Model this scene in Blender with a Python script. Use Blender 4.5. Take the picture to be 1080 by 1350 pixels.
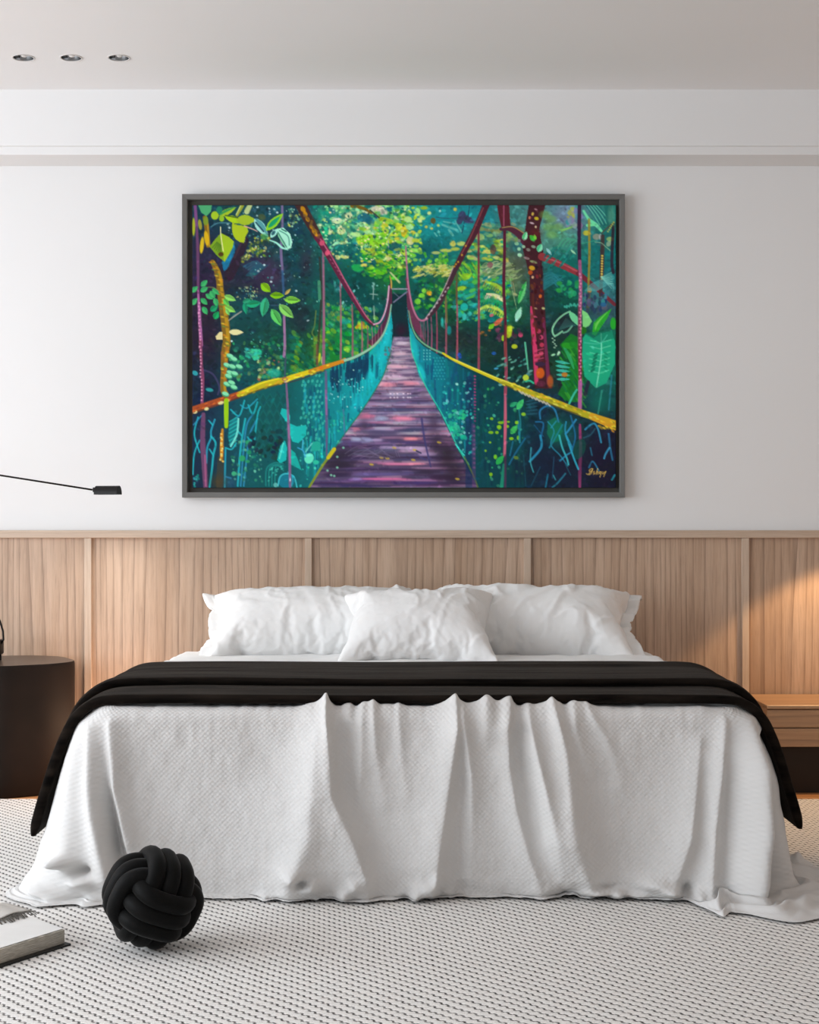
import bpy, bmesh, math, random
import numpy as np
from mathutils import Vector, Matrix

for o in list(bpy.data.objects): bpy.data.objects.remove(o, do_unlink=True)
SC = bpy.context.scene
COL = SC.collection
R = math.radians

# ---------------------------------------------------------------- camera: level, 1.1 m high, 6.4 m from the bed wall (the wall is y = 0)
EYE, DIST, F = 1.10, 6.43, 1948.0
cd = bpy.data.cameras.new('camera'); cam = bpy.data.objects.new('camera', cd); COL.objects.link(cam)
cam.location = (0, -DIST, EYE); cam.rotation_euler = (R(90), 0, 0)
cd.sensor_width = 36; cd.lens = F/1350*36; cd.shift_y = 12/1350; cd.clip_start = .05
SC.camera = cam

# ---------------------------------------------------------------- world, window light, lamps, exposure
W = bpy.data.worlds.new('world'); SC.world = W; W.use_nodes = True
bgn = W.node_tree.nodes['Background']; bgn.inputs[0].default_value = (.86, .93, 1, 1); bgn.inputs[1].default_value = .42
def area(name, loc, rot, sx, sy, power, col):
    l = bpy.data.lights.new(name, 'AREA'); l.shape = 'RECTANGLE'; l.size = sx; l.size_y = sy; l.energy = power; l.color = col
    o = bpy.data.objects.new(name, l); o.location = loc; o.rotation_euler = rot; COL.objects.link(o); return o
area('window_daylight', (-4.55, -4.0, 1.55), (0, R(-90), 0), 2.4, 5.2, 240, (.88, .94, 1))
sp = bpy.data.lights.new('reading_lamp_light', 'SPOT'); sp.energy = 34; sp.color = (1, .62, .30); sp.spot_size = R(97); sp.spot_blend = .22; sp.shadow_soft_size = .02
so = bpy.data.objects.new('reading_lamp_light', sp); so.location = (1.90, -.44, 1.30); COL.objects.link(so)
s2 = bpy.data.lights.new('side_table_lamp_light', 'SPOT'); s2.energy = 10; s2.color = (1, .97, .93); s2.spot_size = R(125); s2.spot_blend = 1; s2.shadow_soft_size = .03
o2 = bpy.data.objects.new('side_table_lamp_light', s2); o2.location = (-1.252, -.30, 1.20); COL.objects.link(o2)
area('added_warm_light', (-1.022, -.34, .15), (0, R(100), R(0)), .03, .5, 4.5, (1, .64, .42))  # added light, hidden by the bed, for the warm glow on the panelling
SC.view_settings.view_transform = 'Standard'; SC.view_settings.look = 'None'; SC.view_settings.gamma = 1
SC.view_settings.use_curve_mapping = False; SC.view_settings.exposure = 0.13
SC.cycles.use_denoising = True; SC.cycles.max_bounces = 8; SC.cycles.diffuse_bounces = 5
SC.cycles.caustics_reflective = False; SC.cycles.caustics_refractive = False; SC.cycles.sample_clamp_indirect = 6

# ---------------------------------------------------------------- helpers
def lin(r, g, b):
    f = lambda c: c/12.92 if c <= .04045 else ((c+.055)/1.055)**2.4
    return tuple(f(c/255) for c in (r, g, b))+(1,)
class NT:
    def __init__(s, name, rough=.6, spec=.3):
        s.m = bpy.data.materials.new(name); s.m.use_nodes = True; s.t = s.m.node_tree
        s.b = s.t.nodes['Principled BSDF']; s.b.inputs['Roughness'].default_value = rough; s.b.inputs['Specular IOR Level'].default_value = spec
    def n(s, typ, **kw):
        q = s.t.nodes.new(typ)
        for k, v in kw.items(): setattr(q, k, v)
        return q
    def put(s, sock, v):
        if isinstance(v, (int, float, tuple)): sock.default_value = v
        else: s.t.links.new(v, sock)
    def math(s, op, a, b=0., c=0.):
        q = s.n('ShaderNodeMath', operation=op)
        for k, v in enumerate((a, b, c)): s.put(q.inputs[k], v)
        return q.outputs[0]
    def noise(s, vec, scale, detail=3, rough=.5, dist=0.):
        q = s.n('ShaderNodeTexNoise'); q.inputs['Scale'].default_value = scale; q.inputs['Detail'].default_value = detail
        q.inputs['Roughness'].default_value = rough; q.inputs['Distortion'].default_value = dist
        if vec is not None: s.put(q.inputs['Vector'], vec)
        return q.outputs['Fac']
    def mapping(s, vec, scale=(1,1,1), rot=(0,0,0), loc=(0,0,0)):
        q = s.n('ShaderNodeMapping'); q.inputs['Scale'].default_value = scale; q.inputs['Rotation'].default_value = rot; q.inputs['Location'].default_value = loc
        s.put(q.inputs['Vector'], vec); return q.outputs[0]
    def ramp(s, fac, stops):
        q = s.n('ShaderNodeValToRGB'); s.put(q.inputs[0], fac); e = q.color_ramp.elements
        while len(e) < len(stops): e.new(.5)
        for k, (p, c) in enumerate(stops): e[k].position = p; e[k].color = c if len(c) == 4 else tuple(c)+(1,)
        return q.outputs[0]
    def mixc(s, fac, a, b, mode='MIX'):
        q = s.n('ShaderNodeMix', data_type='RGBA', blend_type=mode)
        s.put(q.inputs[0], fac); s.put(q.inputs[6], a); s.put(q.inputs[7], b); return q.outputs[2]
    def obj(s): return s.n('ShaderNodeTexCoord').outputs['Object']
    def uv(s): return s.n('ShaderNodeTexCoord').outputs['UV']
    def sep(s, v):
        q = s.n('ShaderNodeSeparateXYZ'); s.put(q.inputs[0], v); return q.outputs
    def bump(s, h, strength=.3, dist=.01):
        q = s.n('ShaderNodeBump'); q.inputs['Strength'].default_value = strength; q.inputs['Distance'].default_value = dist
        s.put(q.inputs['Height'], h); s.t.links.new(q.outputs[0], s.b.inputs['Normal'])
    def col(s, c): s.put(s.b.inputs['Base Color'], c)
def plain(name, c, rough=.6, spec=.3, metal=0.):
    t = NT(name, rough, spec); v = t.noise(t.obj(), 9, 3)
    t.col(t.ramp(v, [(.25, tuple(q*.94 for q in c[:3])), (.75, tuple(min(1, q*1.05) for q in c[:3]))])); t.b.inputs['Metallic'].default_value = metal
    return t.m
def mesh(name, v, f, mat=None, parent=None, smooth=False, uv=None, loc=None):
    me = bpy.data.meshes.new(name)
    v = np.asarray(v, np.float32).reshape(-1, 3)
    me.from_pydata(v.tolist() if len(v) < 4e5 else v, [], [tuple(q) for q in f]); me.update()
    if uv is not None:
        l = me.uv_layers.new(name='UVMap'); li = np.empty(len(me.loops), np.int32); me.loops.foreach_get('vertex_index', li)
        l.data.foreach_set('uv', np.asarray(uv, np.float32)[li].ravel())
    if smooth: me.polygons.foreach_set('use_smooth', [True]*len(me.polygons))
    if mat: me.materials.append(mat)
    o = bpy.data.objects.new(name, me); COL.objects.link(o)
    if parent: o.parent = parent
    if loc: o.location = loc
    return o
class MB:
    """collects shapes into one mesh"""
    def __init__(s): s.bm = bmesh.new()
    def box(s, x0, x1, y0, y1, z0, z1, bev=0., seg=2, mat=None):
        r = bmesh.ops.create_cube(s.bm, size=1)
        M = Matrix.Translation(((x0+x1)/2, (y0+y1)/2, (z0+z1)/2)) @ Matrix.Diagonal((x1-x0, y1-y0, z1-z0, 1))
        if mat is not None: M = mat @ M
        bmesh.ops.transform(s.bm, matrix=M, verts=r['verts'])
        if bev > 0:
            e = {q for v in r['verts'] for q in v.link_edges}
            bmesh.ops.bevel(s.bm, geom=list(e), offset=bev, segments=seg, profile=.5, affect='EDGES')
        return s
    def tube(s, pts, r, seg=12, closed=False, sq=1., caps=True):
        pts = [Vector(p) for p in pts]; n = len(pts); rs = [r]*n if np.isscalar(r) else list(r)
        T = []
        for k in range(n):
            a = pts[(k-1) % n] if closed or k else pts[k]; b = pts[(k+1) % n] if closed or k < n-1 else pts[k]
            T.append((b-a).normalized())
        u = T[0].orthogonal().normalized(); rings = []
        for k in range(n):
            u = (u-T[k]*u.dot(T[k])).normalized(); w = T[k].cross(u)
            rings.append([s.bm.verts.new(pts[k]+(u*math.cos(a)+w*math.sin(a)*sq)*rs[k]) for a in [2*math.pi*j/seg for j in range(seg)]])
        off = 0
        if closed:
            d = [(rings[0][j].co-rings[-1][0].co).length for j in range(seg)]; off = int(np.argmin(d))
        for k in range(n if closed else n-1):
            A, B = rings[k], rings[(k+1) % n]; q = off if closed and k == n-1 else 0
            for j in range(seg): s.bm.faces.new((A[j], A[(j+1) % seg], B[(j+1+q) % seg], B[(j+q) % seg]))
        if not closed and caps: s.bm.faces.new(rings[0][::-1]); s.bm.faces.new(rings[-1])
        return s
    def lathe(s, prof, seg=32, c=(0,0,0)):
        rings = [[s.bm.verts.new((c[0]+r*math.cos(2*math.pi*j/seg), c[1]+r*math.sin(2*math.pi*j/seg), c[2]+z)) for j in range(seg)] for r, z in prof]
        for A, B in zip(rings, rings[1:]):
            for j in range(seg): s.bm.faces.new((A[j], A[(j+1) % seg], B[(j+1) % seg], B[j]))
        return s
    def build(s, name, mat, parent=None, smooth=False, auto=None):
        bmesh.ops.recalc_face_normals(s.bm, faces=s.bm.faces)
        me = bpy.data.meshes.new(name); s.bm.to_mesh(me); s.bm.free()
        if mat: me.materials.append(mat)
        if smooth or auto: me.polygons.foreach_set('use_smooth', [True]*len(me.polygons))
        if auto: me.set_sharp_from_angle(angle=R(auto))
        o = bpy.data.objects.new(name, me); COL.objects.link(o)
        if parent: o.parent = parent; o.matrix_parent_inverse = parent.matrix_basis.inverted()
        return o
def tag(o, label=None, cat=None, group=None, kind=None):
    for k, v in (('label', label), ('category', cat), ('group', group), ('kind', kind)):
        if v: o[k] = v
    return o
def empty(name, loc, label, cat, group=None):
    o = bpy.data.objects.new(name, None); COL.objects.link(o); o.location = loc; o.empty_display_size = .05
    return tag(o, label, cat, group)
def struct(o): o['kind'] = 'structure'; return o
def vn(x, y, seed=0):
    """smooth value noise on arrays, -1..1"""
    def h(i, j):
        q = (i.astype(np.int64)*374761393+j.astype(np.int64)*668265263+seed*144269) & 0x7fffffff
        q = ((q ^ (q >> 13))*1274126177) & 0x7fffffff
        return ((q ^ (q >> 16)) & 0xffff)/32767.5-1
    i, j = np.floor(x), np.floor(y); u, v = x-i, y-j
    u = u*u*u*(u*(u*6-15)+10); v = v*v*v*(v*(v*6-15)+10)
    return (h(i, j)*(1-u)+h(i+1, j)*u)*(1-v)+(h(i, j+1)*(1-u)+h(i+1, j+1)*u)*v
def grid_faces(a, b, wrap=False):
    f = []
    for i in range(a-1):
        for j in range(b if wrap else b-1): k = (j+1) % b; f.append((i*b+j, i*b+k, (i+1)*b+k, (i+1)*b+j))
    return f

# ---------------------------------------------------------------- materials of the room
def wall_mat(name, c):
    t = NT(name, .85, .15); n = t.noise(t.obj(), 160, 2); t.col(t.ramp(t.noise(t.obj(), 1.3, 2), [(.3, tuple(q*.985 for q in c[:3])), (.7, c)])); t.bump(n, .03, .002); return t.m
M_WALL = wall_mat('white_plaster', (.835, .845, .85)); M_CEIL = wall_mat('ceiling_white', (.86, .87, .88))
def wood(name, light, mid, dark, axis='Z', line=.55, rough=.42):
    t = NT(name, rough, .9); o = t.obj()
    rnd = t.n('ShaderNodeObjectInfo').outputs['Random']
    sc = {'Z': (1, 1, .045), 'X': (.045, 1, 1)}[axis]
    q = t.n('ShaderNodeVectorMath', operation='ADD'); t.put(q.inputs[0], o)
    cmb = t.n('ShaderNodeCombineXYZ'); t.put(cmb.inputs[0], t.math('MULTIPLY', rnd, 7.3)); t.put(cmb.inputs[2], t.math('MULTIPLY', rnd, 11.)); t.put(q.inputs[1], cmb.outputs[0])
    base = q.outputs[0]; v = t.mapping(base, sc)
    broad = t.noise(v, 5, 2, .5); band = t.noise(v, 26, 3, .55, .25); fine = t.noise(v, 120, 3, .6); pore = t.noise(t.mapping(base, tuple(.02 if k < .5 else 1. for k in sc)), 420, 2, .6)
    # growth lines: a warped ramp along the board, dark on one side of each ring
    x = t.sep(v)[0] if axis == 'Z' else t.sep(v)[2]
    w = t.math('ADD', t.math('MULTIPLY', x, 24.), t.math('MULTIPLY', t.noise(v, 3.0, 2, .45), 10.))
    fr = t.math('FRACT', w); ringl = t.math('POWER', fr, 7.)
    c = t.ramp(t.math('ADD', t.math('MULTIPLY', broad, .45), t.math('MULTIPLY', band, .55)), [(.32, mid), (.66, light)])
    dk = t.math('ADD', t.math('MULTIPLY', ringl, line), t.math('MULTIPLY', t.math('SUBTRACT', .56, fine), .9)); dk.node.use_clamp = True
    c = t.mixc(dk, c, dark)
    c = t.mixc(t.math('MULTIPLY', t.math('LESS_THAN', pore, .37), .22), c, dark)
    kn = t.n('ShaderNodeTexVoronoi'); kn.inputs['Scale'].default_value = 3.2; t.put(kn.inputs['Vector'], base)
    c = t.mixc(t.math('MULTIPLY', t.math('LESS_THAN', kn.outputs['Distance'], .016), .55), c, tuple(q*.5 for q in dark[:3])+(1,))
    t.col(c); t.bump(t.math('ADD', fine, t.math('MULTIPLY', ringl, -.5)), .08, .003); return t.m
M_WOOD = wood('pale_oak_panel', lin(204,176,152), lin(174,143,116), lin(92,62,40))
M_WOODB = wood('pale_oak_batten', lin(204,184,164), lin(190,166,144), lin(150,122,98), line=.25)
M_RAIL = wood('pale_oak_rail', lin(204,184,164), lin(190,166,144), lin(150,122,98), 'X', line=.25)
M_NIGHT = wood('oak_nightstand', lin(188,150,112), lin(164,124,88), lin(110,78,52), 'X', .5)
def floor_mat():
    t = NT('oak_floor_boards', .45, .3); o = t.obj(); v = t.mapping(o, (.05, 1, 1)); n = t.noise(v, 40, 3)
    c = t.ramp(n, [(.3, lin(176,120,76)), (.7, lin(208,156,108))]); s = t.math('FRACT', t.math('DIVIDE', t.sep(o)[1], .14))
    t.col(t.mixc(t.math('MULTIPLY', t.math('LESS_THAN', s, .03), .7), c, lin(96,60,36))); return t.m
M_FLOOR = floor_mat()

# ---------------------------------------------------------------- room shell
XL, XR, YB = -4.4, 3.2, -8.2
ZC, ZS = 2.916, 2.645            # ceiling, underside of the soffit over the bed wall
struct(MB().box(XL-.15, XR+.15, YB, .15, -.12, -.012).build('floor', M_FLOOR))
struct(MB().box(XL-.15, XR+.15, 0, .15, -.012, ZC+.12).build('wall_back', M_WALL))
struct(MB().box(XR, XR+.15, YB, 0, -.012, ZC+.12).build('wall_right', wall_mat('beige_plaster', (.66, .56, .48))))
WY0, WY1, WZ0, WZ1 = -6.7, -1.3, .3, 2.75
struct(MB().box(XL-.15, XL, YB, WY0, -.012, ZC+.12).box(XL-.15, XL, WY1, 0, -.012, ZC+.12).box(XL-.15, XL, WY0, WY1, -.012, WZ0).box(XL-.15, XL, WY0, WY1, WZ1, ZC+.12).build('wall_left', M_WALL))
wf = MB()
for y0, y1, z0, z1 in [(WY0, WY0+.06, WZ0, WZ1), (WY1-.06, WY1, WZ0, WZ1), (WY0+.06, WY1-.06, WZ0, WZ0+.06), (WY0+.06, WY1-.06, WZ1-.06, WZ1), (-4.03, -3.97, WZ0+.06, WZ1-.06)]: wf.box(XL-.1, XL-.04, y0, y1, z0, z1)
struct(wf.build('window_1', plain('window_frame_black', (.03, .03, .03), .4)))
DL = [(-1.513, -.64), (-1.326, -.64), (-1.139, -.64)]      # the three recessed spots
DR = .040
cb = bmesh.new()
def quad(x0, x1, y0, y1): cb.faces.new([cb.verts.new((x, y, ZC)) for x, y in ((x0, y0), (x0, y1), (x1, y1), (x1, y0))])
xs = sorted([XL]+[x+s*.06 for x, y in DL for s in (-1, 1)]+[XR]); yl = DL[0][1]
quad(XL, XR, YB, yl-.06); quad(XL, XR, yl+.06, 0)
for a, b in zip(xs[0::2], xs[1::2]): quad(a, b, yl-.06, yl+.06)
for x, y in DL:
    n = 40; ci = []; sq = []
    for k in range(n):
        a = 2*math.pi*k/n; c, s = math.cos(a), math.sin(a); m = max(abs(c), abs(s))
        ci.append(cb.verts.new((x+DR*c, y+DR*s, ZC))); sq.append(cb.verts.new((x+.06*c/m, y+.06*s/m, ZC)))
    for k in range(n): cb.faces.new((ci[k], ci[(k+1) % n], sq[(k+1) % n], sq[k]))
for f in cb.faces:
    f.normal_update()
    if f.normal.z > 0: f.normal_flip()
me = bpy.data.meshes.new('ceiling'); cb.to_mesh(me); cb.free(); me.materials.append(M_CEIL)
ce = bpy.data.objects.new('ceiling', me); COL.objects.link(ce); struct(ce)
struct(MB().box(XL, XR, -.212, 0, ZS+.034, ZC).box(XL, XR, -.198, 0, ZS, ZS+.034).build('trim_1', M_WALL))

# oak panelling along the bed wall: recessed boards, battens and a top rail
ZP = 1.060
pan = bpy.data.objects.new('trim_2', None); COL.objects.link(pan); struct(pan); pan.empty_display_size = .05
bx = [-4.2, -3.28, -2.338, -1.394, -.4385, .5115, 1.4565, 2.40]            # centres of the battens
ed = [XL]+bx+[XR]
for a, b in zip(ed, ed[1:]): MB().box(a+.004, b-.004, -.012, -.0005, 0, ZP-.02).build('panel_board', M_WOOD, pan)
for x in bx: MB().box(x-.0155, x+.0155, -.030, -.012, 0, ZP-.033, .0015, 1).build('panel_batten', M_WOODB, pan)
MB().box(XL, XR, -.034, -.0005, ZP-.033, ZP, .002, 1).build('panel_rail', M_RAIL, pan)

# recessed ceiling spots
M_STEEL = plain('brushed_steel', (.42, .42, .43), .32, .5, 1.); M_LENS = plain('frosted_lens', (.85, .85, .84), .3)
M_BLK = plain('black_metal', (.008, .007, .007), .45, .2)
for (x, y), lb in zip(DL, ('recessed round ceiling spot, leftmost of the row of three', 'recessed round ceiling spot, middle of the row of three', 'recessed round ceiling spot, rightmost of the row of three')):
    t = empty('recessed_spotlight', (x, y, ZC), lb, 'ceiling light', 'recessed spots in the ceiling')
    MB().lathe([(DR-.001, .0), (DR-.001, -.0025), (DR+.004, -.0025), (DR+.005, .0)], 40, (x, y, ZC)).build('trim_ring', plain('white_ring', (.62, .61, .60), .4), t, True)
    MB().lathe([(DR-.0005, .0), (DR-.002, .05), (.001, .05)], 40, (x, y, ZC)).build('housing', M_STEEL, t, True)
    MB().lathe([(.001, .004), (.009, .004), (.011, .006), (.013, .045), (.001, .045)], 24, (x+.002, y, ZC)).build('lamp', M_LENS, t, True)
    MB().box(x-.034, x-.018, y-.02, y+.02, ZC+.004, ZC+.04).build('baffle', M_BLK, t)

# ---------------------------------------------------------------- the framed painting
fx0, fx1, fz0, fz1 = -.983, .931, 1.202, 2.513
pic = empty('framed_painting', ((fx0+fx1)/2, -.001, fz0), 'large jungle rope bridge painting in a grey floating frame on the white wall', 'painting')
M_FRAME = plain('frame_grey', lin(112,112,110), .55, .3); M_GAP = plain('frame_inner_dark', lin(84,82,78), .7, .15)
def frame_bars(x0, x1, z0, z1, w, prof, name, mat, parent):
    """four mitred bars; prof = (inset, y) outline across the bar"""
    v = []; f = []
    for ins, y in prof: v += [(x0+ins, y, z0+ins), (x1-ins, y, z0+ins), (x1-ins, y, z1-ins), (x0+ins, y, z1-ins)]
    for k in range(len(prof)-1):
        for j in range(4): a = k*4; f.append((a+j, a+(j+1) % 4, a+4+(j+1) % 4, a+4+j))
    o = mesh(name, v, f, mat); o.parent = parent; o.matrix_parent_inverse = parent.matrix_basis.inverted(); return o
frame_bars(fx0, fx1, fz0, fz1, .023, [(0, -.0005), (0, -.048), (.0015, -.0495), (.020, -.0465), (.0225, -.045), (.0225, -.014)], 'frame', M_FRAME, pic)
MB().box(fx0+.02, fx1-.02, -.0145, -.002, fz0+.02, fz1-.02).build('backing_board', M_GAP, pic)
# ---------------------------------------------------------------- the jungle painting, brushed stroke by stroke
PX0, PY0, PX1, PY1 = 254.0, 271.0, 812.0, 643.0
SS = 2
class Painter:
    def __init__(s):
        s.w = int((PX1-PX0)*SS); s.h = int((PY1-PY0)*SS)
        s.a = np.zeros((s.h, s.w, 3), np.float32)
        s.r = np.random.RandomState(7)
    def win(s, x0, y0, x1, y1):
        i0 = max(0, int((x0-PX0)*SS)-2); i1 = min(s.w, int((x1-PX0)*SS)+3)
        j0 = max(0, int((y0-PY0)*SS)-2); j1 = min(s.h, int((y1-PY0)*SS)+3)
        if i1 <= i0 or j1 <= j0: return None
        X, Y = np.meshgrid((np.arange(i0, i1)+.5)/SS+PX0, (np.arange(j0, j1)+.5)/SS+PY0)
        return i0, i1, j0, j1, X, Y
    def mix(s, wn, m, col, al):
        i0, i1, j0, j1 = wn[:4]
        m = (np.clip(m, 0, 1)*al)[..., None]
        s.a[j0:j1, i0:i1] = s.a[j0:j1, i0:i1]*(1-m) + np.array(col, np.float32)*m
    def dab(s, x, y, rx, ry=None, ang=0, col=(255,255,255), al=1., soft=.6):
        ry = rx if ry is None else ry
        R = max(rx, ry)+1.5
        wn = s.win(x-R, y-R, x+R, y+R)
        if wn is None: return
        c, n = math.cos(math.radians(ang)), math.sin(math.radians(ang))
        dx, dy = wn[4]-x, wn[5]-y
        u, v = (dx*c+dy*n)/rx, (-dx*n+dy*c)/ry
        d = np.sqrt(u*u+v*v)
        s.mix(wn, (1-d)*min(rx, ry)/soft+.5, col, al)
    def soft(s, x, y, rx, ry, col, al=1.):
        wn = s.win(x-rx*2, y-ry*2, x+rx*2, y+ry*2)
        if wn is None: return
        s.mix(wn, np.exp(-((wn[4]-x)/rx)**2-((wn[5]-y)/ry)**2), col, al)
    def line(s, pts, w, col, al=1., soft=.6, smooth=True):
        p = np.array(pts, float)
        w = np.full(len(p), w, float) if np.isscalar(w) else np.array(w, float)
        if smooth and len(p) > 2:
            t = np.arange(len(p)); q = []
            for k in range(len(p)-1):
                a, b, c, d = p[max(k-1, 0)], p[k], p[k+1], p[min(k+2, len(p)-1)]
                for f in np.linspace(0, 1, 6, endpoint=False):
                    q.append(np.append(.5*(2*b+(c-a)*f+(2*a-5*b+4*c-d)*f*f+(3*b-a-3*c+d)*f**3), w[k]+(w[k+1]-w[k])*f))
            q.append(np.append(p[-1], w[-1])); q = np.array(q); p, w = q[:, :2], q[:, 2]
        R = w.max()/2+1.5
        wn = s.win(p[:, 0].min()-R, p[:, 1].min()-R, p[:, 0].max()+R, p[:, 1].max()+R)
        if wn is None: return
        X, Y = wn[4], wn[5]; m = np.zeros_like(X)
        for k in range(len(p)-1):
            a, b = p[k], p[k+1]; e = b-a; L = e@e+1e-9
            t = np.clip(((X-a[0])*e[0]+(Y-a[1])*e[1])/L, 0, 1)
            d = np.hypot(X-a[0]-t*e[0], Y-a[1]-t*e[1])
            m = np.maximum(m, (w[k]+(w[k+1]-w[k])*t)/2/soft-d/soft+.5)
        s.mix(wn, m, col, al)
    def mask(s, pts):
        p = np.array(pts, float)
        wn = s.win(p[:, 0].min(), p[:, 1].min(), p[:, 0].max(), p[:, 1].max())
        if wn is None: return None, None
        X, Y = wn[4], wn[5]; m = np.zeros(X.shape, bool); j = len(p)-1
        for i in range(len(p)):
            (xi, yi), (xj, yj) = p[i], p[j]
            if yi != yj:
                m ^= ((yi > Y) != (yj > Y)) & (X < (xj-xi)*(Y-yi)/(yj-yi)+xi)
            j = i
        return wn, m
    def poly(s, pts, col, al=1.):
        wn, m = s.mask(pts)
        if wn is not None: s.mix(wn, m.astype(np.float32), col, al)
    def leaf(s, x0, y0, x1, y1, w, col, dark=None, rib=None, al=1.):
        dx, dy = x1-x0, y1-y0; L = math.hypot(dx, dy); nx, ny = -dy/L, dx/L
        prof = [(0, 0), (.12, .55), (.3, .92), (.45, 1), (.65, .82), (.85, .42), (1, 0)]
        up = [(x0+dx*t+nx*w/2*k, y0+dy*t+ny*w/2*k) for t, k in prof]
        dn = [(x0+dx*t-nx*w/2*k, y0+dy*t-ny*w/2*k) for t, k in prof[::-1]]
        s.poly(up+dn, col, al)
        if dark is not None:
            s.poly([(x0+dx*t, y0+dy*t) for t, k in prof]+[(x0+dx*t-nx*w/2*k*.85, y0+dy*t-ny*w/2*k*.85) for t, k in prof[::-1]], dark, .8*al)
        if rib is not None: s.line([(x0, y0), (x0+dx*.85, y0+dy*.85)], .9, rib, .8*al)
    def spray(s, box, n, cols, r=(.6, 1.6), asp=1., ang=None, al=(.6, 1.), where=None):
        x0, y0, x1, y1 = box
        for _ in range(n):
            x, y = s.r.uniform(x0, x1), s.r.uniform(y0, y1)
            q = s.r.uniform(*r); c = np.array(cols[s.r.randint(len(cols))])+s.r.uniform(-14, 14, 3)
            an = s.r.uniform(0, 180) if ang is None else ang+s.r.uniform(-18, 18)
            a = s.r.uniform(*al)
            if where is not None and not where(x, y): continue
            s.dab(x, y, q*asp, q, an, np.clip(c, 0, 255), a)

def paint_picture():
    P = Painter(); D, S, L, LF, PO, SP = P.dab, P.soft, P.line, P.leaf, P.poly, P.spray
    rows = [
     [(18,52,68),(25,66,72),(25,66,78),(22,56,72),(40,140,115),(110,180,125),(100,180,105),(28,140,136),(24,132,142),(28,124,134),(60,124,120),(80,136,140),(98,134,150),(46,128,118)],
     [(34,36,58),(24,48,72),(30,58,64),(16,66,72),(26,96,88),(22,118,100),(60,140,66),(28,124,118),(20,112,114),(46,118,92),(76,108,84),(72,132,122),(50,124,114),(20,106,108)],
     [(38,32,56),(30,38,54),(46,40,64),(16,66,72),(18,76,72),(10,76,70),(26,100,56),(14,84,82),(54,112,56),(36,122,88),(84,112,80),(30,84,84),(14,94,94),(28,112,114)],
     [(38,32,52),(18,70,72),(20,66,72),(24,54,58),(18,92,80),(10,74,74),(16,72,74),(14,72,72),(18,76,54),(10,86,86),(28,102,70),(24,60,62),(14,82,70),(52,92,104)],
     [(32,28,44),(16,62,62),(20,66,58),(14,72,60),(18,112,56),(20,104,62),(20,90,90),(30,70,70),(34,54,52),(16,58,50),(14,50,50),(20,52,50),(28,58,50),(20,104,80)],
     [(24,34,52),(16,70,74),(14,72,70),(18,86,60),(16,96,76),(14,110,110),(14,110,120),(14,110,120),(12,86,104),(14,60,60),(14,54,50),(30,60,52),(16,92,44),(26,110,96)],
     [(18,34,56),(16,52,70),(14,82,78),(12,86,80),(12,98,106),(12,130,140),(12,120,130),(14,100,110),(14,104,112),(12,80,88),(14,60,60),(20,46,62),(22,44,60),(20,74,74)],
     [(22,42,62),(20,60,78),(20,66,66),(16,100,96),(12,104,114),(12,100,110),(30,60,80),(40,60,70),(30,90,96),(18,110,116),(10,68,68),(18,50,66),(16,64,70),(28,36,54)],
     [(30,42,54),(20,58,72),(18,46,54),(14,80,84),(18,80,84),(30,50,70),(40,40,60),(40,40,60),(40,50,66),(24,74,80),(10,56,64),(20,40,58),(26,36,54),(24,26,44)]]
    G = np.array(rows, np.float32)
    X, Y = np.meshgrid((np.arange(P.w)+.5)/SS+PX0, (np.arange(P.h)+.5)/SS+PY0)
    fx = np.clip((X-274)/40, 0, 12.999); fy = np.clip((Y-290)/40, 0, 7.999)
    i, j = fx.astype(int), fy.astype(int); u = (fx-i); v = (fy-j)
    u = (u*u*(3-2*u))[..., None]; v = (v*v*(3-2*v))[..., None]
    P.a[:] = (G[j, i]*(1-u)+G[j, i+1]*u)*(1-v)+(G[j+1, i]*(1-u)+G[j+1, i+1]*u)*v
    # loose brushwork over the ground colours
    def samp(x, y): return P.a[min(P.h-1, max(0, int((y-PY0)*SS))), min(P.w-1, max(0, int((x-PX0)*SS)))]
    for k in range(2600):
        x, y = P.r.uniform(PX0, PX1), P.r.uniform(PY0, PY1)
        c = samp(x, y)*P.r.uniform(.62, 1.36)+P.r.uniform(-8, 8, 3)
        q = P.r.uniform(1, 4)
        D(x, y, q*P.r.uniform(1, 2.4), q, P.r.uniform(-60, 60), np.clip(c, 0, 255), .55)
    # mist and dark hollows
    for q in [(345,350,22,12,(58,46,74),.8),(360,365,16,9,(60,48,72),.8),(300,350,10,22,(38,30,46),.7),(276,430,18,40,(36,28,44),.7),(320,430,22,10,(16,60,62),.6),
              (398,425,14,20,(30,40,52),.7),(404,345,10,24,(64,36,60),.5),(470,385,28,24,(8,70,70),.7),(560,330,22,20,(12,84,90),.8),(570,300,30,16,(20,140,146),.7),
              (620,290,24,16,(24,146,152),.6),(610,305,16,10,(40,150,150),.5),(742,285,12,14,(120,140,170),.7),(735,312,20,12,(80,150,120),.8),(750,400,22,24,(14,78,66),.8),
              (745,350,30,16,(12,104,98),.8),(745,425,14,14,(36,30,44),.8),(740,500,16,12,(40,26,52),.6),(690,345,22,22,(70,60,56),.5),(682,325,12,10,(20,110,130),.6),
              (795,330,14,26,(20,110,114),.6),(790,385,18,12,(80,140,150),.6),(790,405,16,10,(60,66,90),.6),(620,450,46,16,(32,44,48),.6),(650,470,30,12,(24,50,44),.6),
              (690,470,14,24,(24,36,44),.6),(440,470,24,12,(24,130,40),.7),(416,455,12,14,(40,90,40),.6),(480,440,12,10,(26,120,80),.6)]: S(*q)
    # speckle of far leaves
    SP((420,272,540,330), 210, [(196,226,160),(150,214,150),(120,200,150),(90,180,110)], (1,2.6), 1.4)
    SP((415,272,470,330), 60, [(30,110,120),(24,130,110)], (1.2,3), 1.5)
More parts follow.
